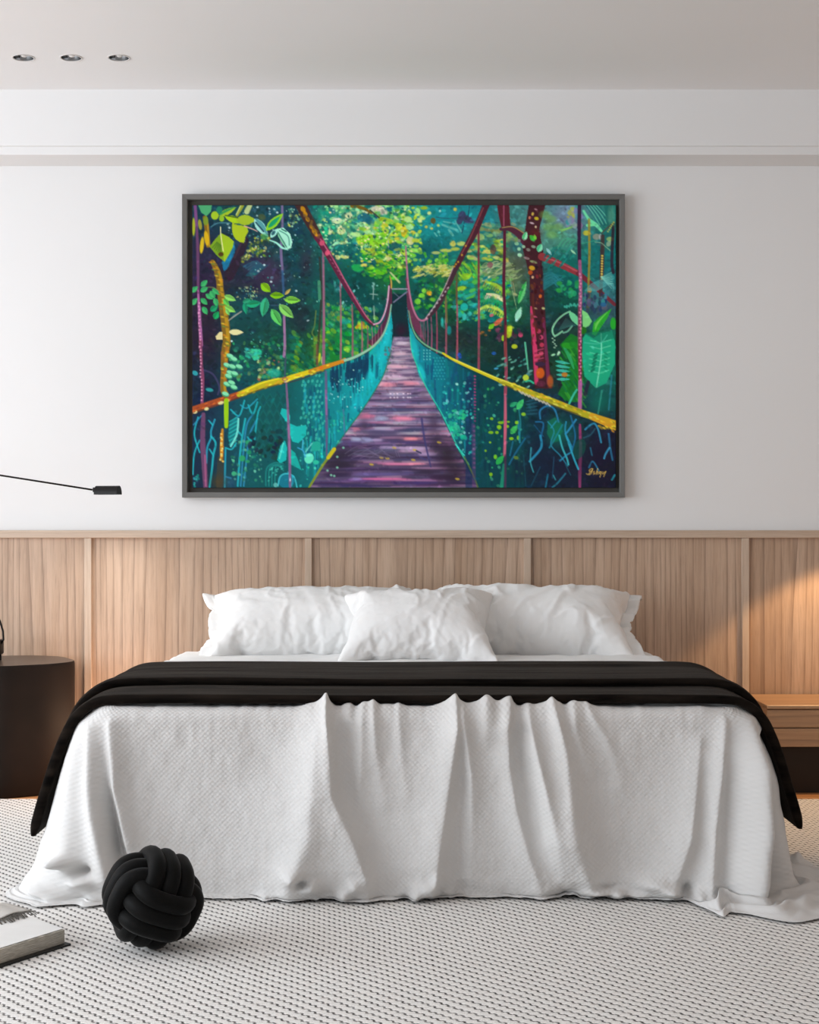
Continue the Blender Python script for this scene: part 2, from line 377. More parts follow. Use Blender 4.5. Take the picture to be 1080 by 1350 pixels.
    SP((470,272,545,350), 90, [(20,100,110),(24,120,96),(90,170,40)], (1.2,3.2), 1.6)
    SP((472,286,545,345), 150, [(130,196,40),(160,200,60),(110,190,70),(196,206,60)], (1.2,3), 1.7, 10)
    for x,y,rx,ry,an,c in [(482,316,12,5,18,(128,206,36)),(496,322,9,4,20,(140,214,40)),(502,315,8,6,10,(116,200,50)),(470,310,7,3,5,(176,224,140)),(488,307,9,3,0,(150,214,150)),
            (478,297,8,3,10,(140,210,160)),(450,305,6,5,0,(206,216,150)),(434,306,5,4,20,(214,222,160)),(445,292,7,4,0,(200,226,170)),(460,285,5,4,0,(214,220,170)),(455,338,6,4,0,(206,210,120)),
            (446,340,3,3,0,(206,210,130)),(472,354,8,5,5,(30,166,80)),(517,340,10,5,-10,(206,204,140)),(524,336,5,4,0,(216,214,160)),(500,335,14,2.5,12,(160,190,50)),(506,347,16,2.5,6,(150,180,30)),
            (490,330,10,2,8,(170,190,50)),(515,352,12,3,-5,(130,190,40)),(495,357,13,3,-10,(60,160,50)),(526,300,6,5,30,(190,210,50)),(532,308,3,6,0,(220,180,30)),(520,310,5,3,10,(190,216,60)),
            (505,290,6,3,0,(150,176,40)),(480,288,9,6,0,(24,96,124)),(488,292,6,5,30,(22,90,110)),(520,328,10,7,0,(18,84,96)),(488,347,9,5,0,(14,90,100)),(460,330,16,8,0,(16,96,92)),
            (428,308,5,9,20,(26,176,120)),(498,276,9,4,0,(206,204,180)),(487,280,7,3,10,(210,206,170)),(506,281,5,4,0,(200,196,180))]:
        D(x,y,rx,ry,an,c,.9,1.2)
    L([(465,272),(480,276),(490,282)],[6,4,2],(116,92,30)); L([(488,278),(500,288)],2,(60,70,60)); L([(450,312),(449,302),(456,293),(470,287)],1.2,(70,90,80),.8)
    L([(436,334),(441,324),(447,317)],2,(90,170,160),.8); L([(512,318),(513,332)],1.6,(160,170,190),.8)
    SP((480,330,535,362), 90, [(120,186,40),(40,150,50),(20,110,60),(190,200,80)], (1,2.4), 2, 8)
    SP((478,355,535,372), 60, [(60,170,40),(40,140,50),(90,190,40)], (1,2.4), 1.8, -8, (.6,1), lambda x,y: y < 372-abs(x-512)*.2)
    # right of the bridge head
    SP((530,272,556,345), 70, [(120,200,70),(150,220,140),(190,220,60),(60,170,90)], (1,2.6), 1.4)
    for x,y,rx,ry,c in [(538,290,5,4,(180,224,130)),(533,305,4,7,(214,196,40)),(541,318,5,6,(206,206,140)),(548,318,5,3,(180,200,60)),(548,331,8,3,(140,210,90)),(540,300,5,4,(150,216,140)),
            (557,288,4,3,(190,226,120)),(554,292,2.6,2.4,(200,230,140)),(566,282,2.6,2.4,(200,224,140)),(571,292,3.4,4,(96,84,40)),(569,302,2,1.6,(200,200,90)),(562,300,2,1.8,(190,196,70)),
            (578,298,2,1.8,(170,206,110)),(600,277,2.4,2.4,(190,190,80)),(580,279,1.6,1.6,(170,220,200)),(597,322,4,4,(200,200,90)),(588,331,8,2.4,(180,196,90)),(608,322,6,3,(180,206,110)),
            (600,329,6,2.4,(170,190,80)),(575,334,6,2,(170,190,110)),(559,275,5,2.4,(150,180,40))]: D(x,y,rx,ry,0,c,.95,1)
    SP((560,335,590,352), 34, [(80,170,50),(120,196,70),(60,150,60)], (1.4,2.6), 1.2)
    for x0,y0,x1,y1,w in [(583,297,602,304,3),(585,293,600,296,2),(592,304,597,311,3),(600,292,608,306,2),(573,308,576,312,2),(578,305,580,311,2)]: L([(x0,y0),(x1,y1)],w,(110,190,180),.7)
    for x,y,rx,ry in [(609,285,5,6),(616,290,7,5),(606,292,4,5),(620,292,5,3)]: D(x,y,rx,ry,20,(60,56,90),.85,1.4)
    L([(575,287),(590,289),(605,288)],1,(40,60,80),.7); L([(619,272),(617,286)],1,(30,60,80)); L([(612,294),(609,308)],1.2,(30,60,90))
    SP((425,272,545,345), 170, [(214,230,180),(190,226,150),(230,226,150),(170,220,90)], (.5,1.3), 1.5, 10)
    SP((425,272,545,360), 150, [(16,80,90),(20,100,80),(30,70,60)], (.5,1.5), 1.6)
    # yellow fern heads
    for k in range(90):
        x = P.r.uniform(548,598); y = 357+8*math.sin((x-548)/50*3.1)*-.4+P.r.uniform(-6,8)
        L([(x,y),(x-P.r.uniform(4,9),y+P.r.uniform(1,4))],P.r.uniform(1,2),[(196,200,100),(170,186,60),(206,206,130)][k%3],.8)
    for k in range(60):
        x = P.r.uniform(604,630); y = P.r.uniform(345,368); L([(x,y),(x+P.r.uniform(2,5),y+P.r.uniform(3,8))],2,[(90,190,60),(150,196,50),(40,160,70)][k%3],.7)
    for k in range(70):
        x = P.r.uniform(640,688); y = P.r.uniform(345,368); L([(x,y),(x-6,y+P.r.uniform(-1,5)),(x-12,y+P.r.uniform(3,8))],1.3,[(150,176,120),(186,200,150),(120,150,90)][k%3],.7)
    SP((618,318,668,345), 60, [(150,190,60),(170,196,80),(30,150,120),(200,200,110)], (1.2,2.6), 2.2, 6)
    SP((630,296,690,318), 50, [(110,140,80),(90,150,120),(60,120,110),(140,170,110)], (1.6,3.6), 2, 10)
    D(646,350,4,4,0,(130,80,90),.8); D(650,330,4,7,0,(90,56,56),.7)
    # leafy mass under the right cable
    SP((546,368,600,412), 130, [(40,150,60),(90,180,50),(20,100,60),(14,80,70)], (1,2.6), 1.5)
    D(566,387,3.6,3.2,0,(206,160,40)); D(556,390,4,3,0,(110,200,60)); D(551,398,4,4,0,(110,196,60)); D(559,384,3,3,0,(120,200,60))
    SP((600,366,672,425), 170, [(24,150,140),(40,170,150),(14,110,110),(20,130,90),(90,180,70)], (1,2.8), 1.9, -15)
    for x,y,rx,ry,an,c in [(608,381,7,3,-15,(160,200,40)),(615,365,6,4,0,(140,190,40)),(612,405,5,5,0,(30,180,170)),(606,415,4,4,20,(30,170,160)),(612,418,2.6,5,0,(60,190,180)),(619,414,3,3,0,(60,190,180)),
            (600,405,6,2,0,(60,170,160)),(625,402,8,1.8,-5,(50,170,150)),(618,390,9,2,-20,(40,160,140)),(583,425,2,6,0,(40,180,170)),(588,424,1.6,5,0,(110,200,190)),(592,436,3,6,0,(20,130,130))]: D(x,y,rx,ry,an,c,.9,.9)
    # arching fern fronds
    for base, col in [([(640,372),(652,376),(662,383),(666,390)],(150,196,60)),([(642,388),(652,390),(661,394),(666,401)],(206,214,160)),([(632,408),(644,404),(656,408),(666,415)],(176,214,90)),([(632,398),(646,396),(660,400),(666,404)],(40,150,100))]:
        L(base,[2,5,5,3],col); 
        for k in range(12):
            t = k/12; q = np.array(base); i = min(2, int(t*3)); f = t*3-i; c = q[i]*(1-f)+q[i+1]*f
            L([c,(c[0]-3,c[1]+6)],1.3,np.clip(np.array(col)+P.r.uniform(-40,30,3),0,255),.9)
    LF(650,430,664,419,6,(220,110,80)); LF(644,434,652,427,6,(110,190,40)); D(648,416,3,2,-20,(180,100,110))
    for x,y in [(636,438),(640,442),(633,440),(645,436),(660,430)]: D(x,y,2,1.4,0,(180,110,40),.8)
    SP((652,430,690,452), 30, [(60,50,70),(130,60,90),(30,60,60)], (1.2,3), 1.3)
    D(671,437,4,9,8,(170,196,40)); D(663,446,2,4,0,(150,190,40)); D(686,442,3,3,0,(190,70,110))
    # tall leaves beside the trunk
    LF(683,401,694,371,8,(100,200,120),(40,170,70)); LF(680,424,687,405,8,(150,220,190)); L([(672,366),(676,386),(681,408)],1,(150,180,130),.9); L([(676,372),(679,390)],1,(170,160,120),.8)
    # dark left ground, blue notes and flower dust
    LF(296,358,309,318,14,(22,104,142)); L([(303,364),(312,345),(324,318)],[13,13,9],(42,30,44),.9); L([(310,340),(318,322)],3,(70,50,60),.7)
    for x,y in [(336,326),(330,333),(325,341),(342,320),(350,316),(345,333)]: SP((x-6,y-6,x+6,y+6),13,[(150,160,40),(110,130,40),(196,196,110),(60,90,50)],(.8,1.8),1.3)
    for k in range(6): L([(322+k*3,352+k*2),(338+k*2,344+k*1.5)],2.4,(40,100,116),.6)
    for k in range(9): L([(325+k*1.5,364),(338+k*2,350)],1.5,(30,80,100),.6)
    SP((256,275,420,330), 120, [(120,190,200),(60,150,150),(170,210,210),(40,120,130)], (.5,1.2), 1, None, (.5,1), lambda x,y: x > 300)
    SP((330,325,425,470), 110, [(60,170,160),(120,200,190),(30,110,110),(170,210,180)], (.4,1.1))
    SP((380,274,396,300), 40, [(170,180,60),(150,200,160),(60,140,110)], (.7,1.6))
    SP((312,378,340,395), 40, [(160,200,140),(200,210,140),(40,120,130)], (.5,1.2))
    for x,y in [(355,276),(362,277),(340,274),(356,283),(366,281),(301,296),(303,301),(341,358),(358,372),(391,384),(306,450),(349,350)]: D(x,y,1.6,1.4,0,(190,220,220),.9)
    SP((300,452,380,510), 120, [(30,110,80),(14,80,70),(40,150,100),(70,130,70)], (1,2.6), 1.4)
    SP((322,460,345,475), 40, [(40,170,140),(60,190,140)], (.8,2), 1.6, 20)
    SP((340,475,372,505), 40, [(150,180,110),(130,90,70),(90,140,60),(170,200,130)], (.8,2.2), 1.4)
    D(362,492,9,6,0,(26,160,140),.8,3); D(390,490,8,5,0,(24,150,130),.7,3); D(384,470,8,4,0,(30,130,80),.7,3); D(390,457,6,5,0,(20,130,100),.7,2)
    SP((430,405,500,470), 150, [(20,140,60),(40,160,70),(30,110,90),(14,90,60),(110,180,50)], (1.2,3), 1.6, 40)
    SP((384,440,440,495), 110, [(40,120,50),(90,140,40),(14,90,70),(20,140,80)], (1.2,3), 1.8, 45)
    SP((430,400,455,430), 40, [(90,140,80),(110,150,60),(40,120,80)], (1.2,3), 1.2)
    SP((468,427,485,433), 24, [(160,196,40),(180,150,40)], (1,2.2), 1.4); D(455,424,7,4,0,(20,150,150),.7,2)
    for k in range(16): L([(414,480-k*2),(424,470-k*2.4)],1,(150,160,40),.5)
    D(421,472,2,7,10,(196,206,40),.9); D(425,475,2,5,0,(170,190,120),.8)
    for a in [(493,375,492,395),(493,404,494,424),(488,388,498,389)]: L([a[:2],a[2:]],1.4,(150,180,170),.8)
    SP((440,370,512,412), 40, [(120,190,180),(60,150,140)], (.5,1.6), 1.6)
    for k in range(6000):
        x, y = P.r.uniform(PX0, PX1), P.r.uniform(PY0, PY1)
        c = samp(x, y)*P.r.uniform(.6, 1.45)+P.r.uniform(-10, 14, 3); q = P.r.uniform(.6, 2.0)
        D(x, y, q*P.r.uniform(1, 2.6), q, P.r.uniform(-70, 70), np.clip(c, 0, 255), .5)
    # ---- the suspension bridge
    PO([(517,388),(540,388),(541,446),(517,446)],(14,48,54)); S(529,436,9,10,(54,24,44),.8)
    deck = [(519,444),(540,444),(543,462),(551,490),(562,512),(582,548),(603,592),(630,643),(408,643),(435,600),(458,568),(478,541),(493,517),(506,492),(514,466)]
    pre = P.a.copy(); PO(deck,(84,66,100))
    wn, m = P.mask(deck)
    bc = [(206,190,206),(212,176,194),(190,180,202),(222,154,172),(176,168,194),(204,130,154),(126,116,150),(90,80,116),(150,110,146),(186,136,170),(76,64,100),(60,50,80)]
    y = 445.
    while y < 643:
        t = (y-445)/198; h = 4+15*t
        for q in range(int(40+80*t)):
            cx = P.r.uniform(410, 640); ln = P.r.uniform(5, 10+34*t); yy = y+P.r.uniform(.1, .95)*h
            c = bc[([0,1,2,0,1,4,0] if t < .3 else [4,5,6,7,8,2,6,3,3] if t < .64 else [7,8,10,11,11,10,9,7,11])[P.r.randint(7)]]
            dy = P.r.uniform(-.6, .6); L([(cx-ln,yy-dy),(cx+ln,yy+dy)], [P.r.uniform(.6,1.4+2.4*t), P.r.uniform(.6,2.2+3*t)], np.clip(np.array(c)+P.r.uniform(-12,12,3),0,255), .6, 1)
        L([(400,y+.6),(528,y-t*1.2),(640,y+.4)], .8+1.9*t, (52,40,72) if t > .3 else (130,106,136), .75); y += h
    for x,y,rx,ry,c in [(528,453,8,2.4,(212,198,214)),(527,466,9,3,(214,184,198)),(523,484,13,3.4,(216,170,188)),(520,496,12,2.4,(206,176,200)),(512,507,10,3.6,(224,140,160)),(540,505,12,3.4,(222,142,162)),(520,519,14,2.6,(176,172,200)),(560,520,8,2.6,(190,176,200)),
            (483,549,10,4,(214,120,150)),(470,566,5,3,(206,120,140)),(502,552,8,4,(150,160,190)),(535,552,14,3.5,(236,140,170)),(545,579,10,3,(240,140,150)),(470,580,6,4,(160,170,200)),(484,580,6,4,(150,156,196)),(497,580,6,3,(170,150,190)),
            (512,590,18,2.4,(170,150,190)),(545,592,20,4,(186,160,196)),(560,598,14,3,(176,150,190)),(525,612,26,2.2,(226,130,170)),(510,631,34,2,(220,110,160)),(470,631,6,2.4,(150,130,190)),(505,625,36,2.6,(96,86,140)),(545,611,14,2,(230,140,160)),
            (500,571,24,4,(76,70,104)),(540,566,18,4,(64,66,100)),(498,560,26,2,(60,54,84)),(440,625,20,5,(52,42,70)),(450,612,22,5,(46,38,56)),(560,622,16,4,(56,46,66)),(500,602,26,4,(66,56,80)),(455,598,16,5,(56,48,68)),(590,630,20,6,(56,40,66)),
            (556,636,34,2.4,(66,52,106)),(470,640,44,2.4,(54,46,88)),(520,540,22,2.4,(70,74,110)),(515,529,18,2,(96,96,130))]: 
        for q in range(5): e=P.r.uniform(-.5,.5)*rx; f=P.r.uniform(-.7,.7)*ry; L([(x-rx*.7+e,y+f),(x+rx*.7+e,y+f*.6)],ry*.9,c,.55,1.2)
    for x,y,rx,ry,c in [(575,584,9,14,(52,42,60)),(590,602,12,18,(46,36,44)),(572,556,7,14,(66,54,78)),(558,520,5,8,(104,84,110)),(600,622,14,16,(46,36,50)),(480,560,6,10,(70,58,86)),(446,606,16,14,(44,38,54))]: S(x,y,rx,ry,c,.8)
    bl = P.a.copy()
    for q in (2, 5, 9): bl = (bl+np.roll(bl, q, 1)+np.roll(bl, -q, 1))/3
    for q in (1, 2): bl = (bl+np.roll(bl, q, 0)+np.roll(bl, -q, 0))/3
    P.a[:] = P.a*.45+bl*.55
    mk = np.zeros(P.a.shape[:2], bool); mk[wn[2]:wn[3], wn[0]:wn[1]] = m; P.a[~mk] = pre[~mk]
    for x,y in [(445,616),(432,620),(437,626),(441,627),(453,590),(445,602)]: D(x,y,1.6,1.5,0,(120,190,160),.9)
    for x,y in [(520,590),(503,603),(511,604),(579,583),(547,593),(545,606),(603,631),(490,612)]: D(x,y,3,1.4,10,(196,170,60),.8)
    for x in (515,520,524,532,538,541): D(x,519,1.4,1,0,(230,210,226),.8); D(x,524,1.4,1.2,0,(226,216,230),.6)
    L([(556,552),(560,580),(568,615)],[3,2.6,2],(62,60,110),.8); L([(549,594),(555,597)],2,(60,60,90)); L([(553,602),(562,606)],2,(70,64,110))
    for k in range(10): L([(455+k*4,598+(k%3)*3),(475+k*5,588+(k%4)*5),(500+k*3,602)],1,(120,110,140),.4)
    # nets
    netL = [(514,398),(518,430),(516,462),(506,494),(492,519),(476,543),(456,570),(434,602),(408,643),(254,643),(254,546),(316,524),(359,508),(428,488),(468,474),(488,464),(500,452),(508,438)]
    wn, m = P.mask(netL); X, Y = wn[4], wn[5]
    near = np.clip((X-380)/110, 0, 1)[..., None]; cc = np.array([14,84,88])*(1-near)+np.array([18,172,182])*near
    lf = np.clip((330-X)/60, 0, 1)[..., None]; cc = cc*(1-lf)+np.array([20,40,62])*lf
    i0,i1,j0,j1 = wn[:4]; mm = (m*.86)[...,None]; P.a[j0:j1,i0:i1] = P.a[j0:j1,i0:i1]*(1-mm)+cc*mm
    inL = lambda x, y: bool(m[int(np.clip((y-Y[0,0])*SS,0,m.shape[0]-1)), int(np.clip((x-X[0,0])*SS,0,m.shape[1]-1))])
    for k in range(420):
        x = P.r.uniform(400,508); y = P.r.uniform(450,625)
        h = P.r.uniform(6,22)
        if inL(x,y-h*.5) and inL(x,y+h*.5): L([(x,y-h/2),(x+P.r.uniform(-1,1),y+h/2)],P.r.uniform(1,3),[(16,110,124),(24,160,176),(10,84,110),(30,190,190),(20,140,130),(14,70,100)][k%6],.6)
    for k in range(70):
        x = P.r.uniform(432,486); t = (x-432)/54; y = 487-22*t+P.r.uniform(2,24)
        L([(x,y-6),(x,y+P.r.uniform(4,14))],P.r.uniform(1.4,3.6),(14,56,84),.75)
    for x,y,h in [(470,484,34),(474,480,38),(484,476,34),(466,492,26),(491,470,24)]: L([(x,y),(x,y+h)],[3,1],(12,60,90),.8)
    D(488,500,6,14,14,(24,190,196),.7,4); D(472,530,6,12,25,(22,180,190),.7,4); D(504,465,6,14,10,(24,186,192),.8,4); D(511,440,4,18,6,(28,184,192),.9,2)
    for y in range(488,600,7):
        for x in range(398,428,6):
            if inL(x,y) and P.r.rand() < .75: D(x+P.r.uniform(-1.5,1.5)+(y//7%2)*3,y+P.r.uniform(-1.5,1.5),1.5,2.3,20,(60,180,160),.75)
    SP((430,486,480,540), 46, [(110,200,200),(60,150,150),(170,220,210)], (.5,1.1), 1, None, (.6,1), inL)
    SP((395,540,470,640), 90, [(40,180,150),(30,150,140),(60,200,170)], (.6,1.6), 1.3, None, (.5,1), inL)
    for y in range(526,600,11):
        for x in range(334,374,9):
            q = x+(y//11%2)*4.5; PO([(q,y-7),(q+4,y),(q,y+8),(q-4,y)],(14,72,70),.55); L([(q-4,y),(q,y-7),(q+4,y)],1,(20,104,96),.6,smooth=False)
    # left end: cyan wire knots, swirls and big leaves behind the mesh
    for pts,w in [([(262,550),(257,572),(264,596)],2),([(264,580),(257,598),(255,625)],2),([(284,553),(279,568),(279,577),(274,590),(273,610)],2.4),([(276,554),(281,560)],2),([(279,575),(285,584),(282,600),(280,620),(277,642)],2.6),([(277,592),(282,600)],2),
            ([(323,528),(316,548),(305,540)],2),([(340,530),(334,546),(328,534)],2),([(316,548),(308,556)],1.6),([(334,546),(326,560),(322,590),(318,640)],2.2),([(340,552),(330,572),(326,602),(322,640)],2.2),([(324,552),(318,590),(314,640)],2.6),
            ([(344,536),(340,548),(336,582)],2),([(298,590),(306,592),(312,584)],2),([(298,592),(297,642)],2.4),([(298,628),(305,630)],2.2),([(313,566),(319,574)],2),([(327,576),(335,584)],2),([(318,534),(326,538),(340,526)],1.8),([(268,546),(256,560)],1.6)]:
        L(pts,w,[(34,150,176),(40,130,170),(30,170,180)][int(w*10)%3],.85)
    PO([(303,558),(312,549),(316,560),(312,580),(305,590),(301,576)],(18,120,128),.8)
    for k in range(7): L([(303,586-k*5),(313,580-k*5)],1.3,(40,180,170),.8)
    L([(315,552),(313,572),(305,588)],2.6,(110,214,200),.9)
    SP((306,580,350,635), 60, [(40,140,110),(30,110,90),(90,180,140)], (.8,2), 1.1)
    D(320,604,4,4,0,(40,150,90),.9); D(328,583,4,3,0,(40,150,100),.9); D(309,624,3,3,0,(60,170,120),.9); D(329,596,3,3,0,(30,140,90),.8); D(327,608,3,2,0,(40,150,90),.8)
    SP((330,560,372,610), 40, [(20,40,50),(14,60,60)], (1.5,4), 1.5)
    PO([(366,606),(370,588),(376,580),(379,590),(378,606),(370,611)],(22,170,166)); L([(374,584),(369,604)],2,(90,214,196),.8)
    PO([(383,548),(379,540),(372,538),(370,545),(378,556),(392,562),(404,560),(404,574),(394,584),(386,582),(382,570)],(24,176,170),.95)
    PO([(384,592),(391,598),(399,620),(384,612)],(22,160,150)); L([(391,598),(398,618)],1,(14,90,90))
    D(408,604,6,7,20,(90,214,180)); D(417,588,6,7,40,(30,160,140)); D(417,609,4,3,0,(40,180,150))
    L([(393,590),(400,594),(403,602)],1.6,(50,150,190)); L([(400,580),(399,592)],1.6,(60,170,200)); L([(412,584),(403,596)],1,(120,210,200))
    for k in range(4): L([(351+k*4,640),(352+k*4,618-k),(362+k*3,610+k*2),(374,611+k*3)],1.8,(26,130,124),.8)
    for k in range(16): D(354+P.r.uniform(0,18),614+P.r.uniform(0,24),1.4,.8,-40,(60,180,160),.9)
    D(378,633,11,10,0,(18,110,130)); L([(367,640),(370,628),(378,624),(388,628),(392,642)],1.6,(60,180,190)); L([(385,640),(386,628),(380,622)],1.4,(40,150,170)); D(364,639,3,3,0,(110,190,180),.7)
    SP((256,625,263,642), 14, [(40,160,150),(20,110,110)], (1,2)); S(288,635,10,10,(66,56,34),.7); S(305,636,7,8,(40,80,110),.6)
    # right net
    netR = [(536,400),(540,428),(548,446),(559,457),(599,480),(625,491),(659,506),(691,518),(691,643),(632,643),(605,592),(584,548),(563,512),(552,487),(543,462),(540,440)]
    wn, m2 = P.mask(netR); X2, Y2 = wn[4], wn[5]
    near = np.clip((625-X2)/50, 0, 1)[..., None]; cc = np.array([10,66,76])*(1-near)+np.array([16,128,146])*near
    near = np.clip((562-X2)/20, 0, 1)[..., None]; cc = cc*(1-near)+np.array([22,176,188])*near
    i0,i1,j0,j1 = wn[:4]; mm = (m2*.82)[...,None]; P.a[j0:j1,i0:i1] = P.a[j0:j1,i0:i1]*(1-mm)+cc*mm
    inR = lambda x, y: bool(m2[int(np.clip((y-Y2[0,0])*SS,0,m2.shape[0]-1)), int(np.clip((x-X2[0,0])*SS,0,m2.shape[1]-1))])
    for k in range(330):
        x = P.r.uniform(546,690); y = P.r.uniform(450,640); h = P.r.uniform(6,20)
        cl = [(16,110,134),(20,150,160),(12,80,116),(24,70,110),(14,130,130)] if x < 625 else [(12,60,66),(10,80,76),(14,44,66),(10,70,60)]
        if inR(x,y-h*.5) and inR(x,y+h*.5): L([(x,y-h/2),(x,y+h/2)],P.r.uniform(1.2,3.4),cl[k%len(cl)],.55)
    L([(619,500),(618,640)],9,(24,46,86),.6); L([(608,560),(622,600)],6,(18,70,100),.5)
    for y in range(472,504,4):
        for x in range(572,588,4): D(x+(y//4%2)*2,y,1,1,0,(50,170,180),.7)
    for y in range(462,478,4):
        for x in range(559,570,4): D(x,y,1,1.2,0,(110,200,200),.7)
    D(556,492,4,11,-18,(26,196,200),.8,2.5); D(547,462,4,14,-8,(26,180,186),.8,2.5); L([(571,474),(569,500)],2,(16,80,120),.8)
    SP((585,505,625,600), 90, [(30,180,160),(60,200,180),(20,140,150),(140,220,210)], (.7,2), 1.2, None, (.5,.95), inR)
    SP((590,540,612,580), 46, [(40,190,140),(30,170,140)], (1.4,3), 1.2, None, (.6,.95), inR)
    SP((630,500,690,640), 60, [(40,150,90),(60,180,130),(30,110,90)], (.8,2), 1.2, None, (.5,.95), inR)
    for x,y,rx,ry in [(647,570,3.5,2),(655,570,2.4,2),(660,557,4,2),(658,563,3,3),(669,562,2,2),(648,552,2.4,2),(647,625,2.4,2.4),(670,556,2,1.4),(640,594,1.6,1.6),(646,583,1.6,1.4)]: D(x,y,rx,ry,0,(130,190,30),.9)
    LF(654,612,664,600,8,(40,170,80)); D(653,602,2.4,3,0,(110,190,40)); L([(661,642),(664,612)],[5,3],(30,140,110),.9)
    # net hems and bridge head
    L([(516,462),(506,494),(492,519),(476,543),(456,570),(434,602),(408,643)],1.6,(40,110,80),.8); L([(438,596),(424,616),(408,642)],3,(130,140,40),.9); L([(441,592),(433,603)],5,(190,180,30))
    L([(541,442),(543,462),(552,487),(563,512),(584,548),(605,592),(618,612)],1.6,(50,200,170),.9); L([(612,602),(622,622),(630,642)],2,(90,110,50),.8)
    L([(600,585),(612,600)],1.4,(60,220,200)); SP((508,455,519,495), 24, [(110,110,130),(60,100,90)], (1,2), 1, None, (.4,.8))
    PO([(513,376),(516,372),(517,384),(517,400),(512,422),(503,444),(492,458),(484,452),(497,440),(507,422),(512,400)],(86,36,62),.9)
    PO([(535,365),(539,372),(542,395),(547,412),(553,424),(560,450),(550,440),(540,425),(537,405)],(110,50,78),.9)
    for x,y0,y1 in [(503,428,450),(499,430,453),(495,431,456),(555,423,448),(558,424,452)]: L([(x,y0),(x,y1)],1,(170,110,130),.7)
    L([(517,381.5),(537,381.5)],1.5,(160,160,180)); L([(519,399),(537,385)],1.6,(120,120,150)); L([(519,386),(526,392)],1.2,(80,90,110))
    L([(514,364),(516,372),(516,380)],[1,2,2],(180,150,70)); L([(515,360),(527,373)],[2,3],(170,190,130))
    # long ropes and hangers
    for x,y0,y1,w,c in [(427,330,482,4,(146,96,120)),(449.5,372,473,2.6,(150,96,110)),(465,402,470,2.6,(140,92,100)),(477.5,424,466,2.4,(150,100,110)),(485,430,462,1.8,(130,80,100)),(491,431,458,1.4,(170,110,130)),
            (631,300,488,3.2,(150,70,90)),(602.5,372,476,2.6,(170,80,100)),(588,394,470,2.6,(150,80,96)),(576,410,465,2.2,(150,70,96)),(569,418,461,1.8,(150,80,110)),(564,421,457,1.4,(150,90,120)),(560,422,452,1,(150,90,110))]:
        L([(x-.6,y0),(x+.3,(y0+y1)/2),(x,y1)],[w*.6,w*.8,w],c,.95)
    L([(602,362),(602,400)],2.4,(90,80,50),.8); L([(588,392),(589,425)],2.6,(110,110,60),.7); L([(631,300),(631,395)],2.6,(110,40,60),.8)
    L([(422,340),(424,390),(421,440),(418,480)],3,(50,46,40),.8); L([(417,410),(415,430),(412,440),(420,450)],1.4,(110,130,60),.8); L([(421,372),(422,394)],4,(70,150,110),.8); L([(418,455),(419,482)],3,(120,80,60),.7)
    L([(372.5,271),(372.8,300),(371,330),(373,358)],[3,3,3.4,3],(120,104,146),.9); L([(373,358),(374.5,390)],3,(50,90,130),.8); L([(375,415),(376,455),(375,470)],[3,3.4,4],(150,110,150),.95); L([(377,470),(376,498)],2.4,(60,76,100),.8)
    L([(378,505),(380,540),(382,590),(383,642)],[2,3,4,3],(130,90,130),.9); L([(381,560),(383,610)],1.4,(170,120,160),.7); D(383,632,.8,3,0,(220,220,230))
    L([(430,490),(431,560),(431,600)],[3,3.4,2],(100,84,126),.85); L([(430,515),(431,546)],2.6,(140,100,150),.8); L([(453,540),(455,575)],2,(90,100,140),.6)
    L([(258,271),(260,300)],4,(110,70,120)); L([(260,300),(261.5,330),(262,385)],[3,4,3],(96,60,96)); L([(262,384),(264,420),(266,455)],[2.4,4.2,5],(150,90,140)); L([(265,450),(266.5,480),(268,500),(267,535)],[4.4,3.4,4.4,3.6],(120,60,90))
    for k in range(30): D(263+k*.12+P.r.uniform(-.7,.7),400+k*4.4,1,1.3,20,(226,160,190),.8)
    L([(269,546),(268,580),(270,610),(272,643)],[5,7,7,6],(110,66,100),.85); L([(271,600),(272,640)],2,(170,90,130),.7)
    # ropes right
    L([(665,288),(665,330),(664,380),(666,420),(666,452)],[4,4,4,3.6,4],(84,30,52)); L([(664,272),(664,300)],4,(150,80,110)); L([(666,452),(667,490),(666,520)],4,(150,70,90)); L([(667,430),(666,470)],2.4,(130,60,50),.8)
    L([(666,520),(666,560),(665,600)],[3,4,3.4],(190,96,120)); L([(666,600),(666,642)],3,(90,50,80),.8)
    for k in range(15): D(626,496+k*4.2,1.5,1.3,0,(170,60,120) if k < 10 else (120,60,110),.85)
    L([(624,560),(625,642)],5,(90,60,110),.5)
    for k in range(10): D(625,562+k*6,1.6,1.6,0,(130,80,130),.6)
    # suspension cables
    L([(395,268),(408,292),(420,314)],[14,13,11],(62,40,40)); L([(420,314),(437,343),(452,370),(470,400),(483,420),(493,428.5)],[10,8.4,7,6,5,3.6],(92,34,60))
    L([(423,316),(440,343),(455,370),(472,400),(485,420),(493,427.6)],[1.8,1.6,1.6,1.6,1.6,1.6],(190,100,130),.9); L([(493,428),(501,425),(507,414),(511,398),(513,378)],2,(206,160,186))
    for x,y,r in [(400,277,3),(403,283,2.6),(406,290,2.4),(411,300,2),(415,306,3),(417,310,2)]: D(x,y,r,r*1.5,-30,(196,140,20),.85)
    for k in range(12): D(405+k*1.3+P.r.uniform(-3,3),285+k*2.6,1.6,2.2,-30,(110,84,40),.8)
    D(425,321,3.4,3.8,30,(190,76,106)); D(432,334,3,4,20,(200,80,110))
    for k in range(16): D(436+k*3.3,343+k*4.9,1.6,.8,45,(180,110,136),.5)
    L([(642,268),(626,306),(612,332),(601,354)],[9,9,8,7.4],(74,34,48)); L([(601,354),(589,381),(576,406),(563,420)],[7,6,5,4],(66,42,54)); L([(563,420.5),(557,423),(551,420),(545,408),(541,392),(538,372),(536,345),(535,325)],[3,2.6,2.4,2.4,2.4,2.4,2.2,1.4],(176,110,140))
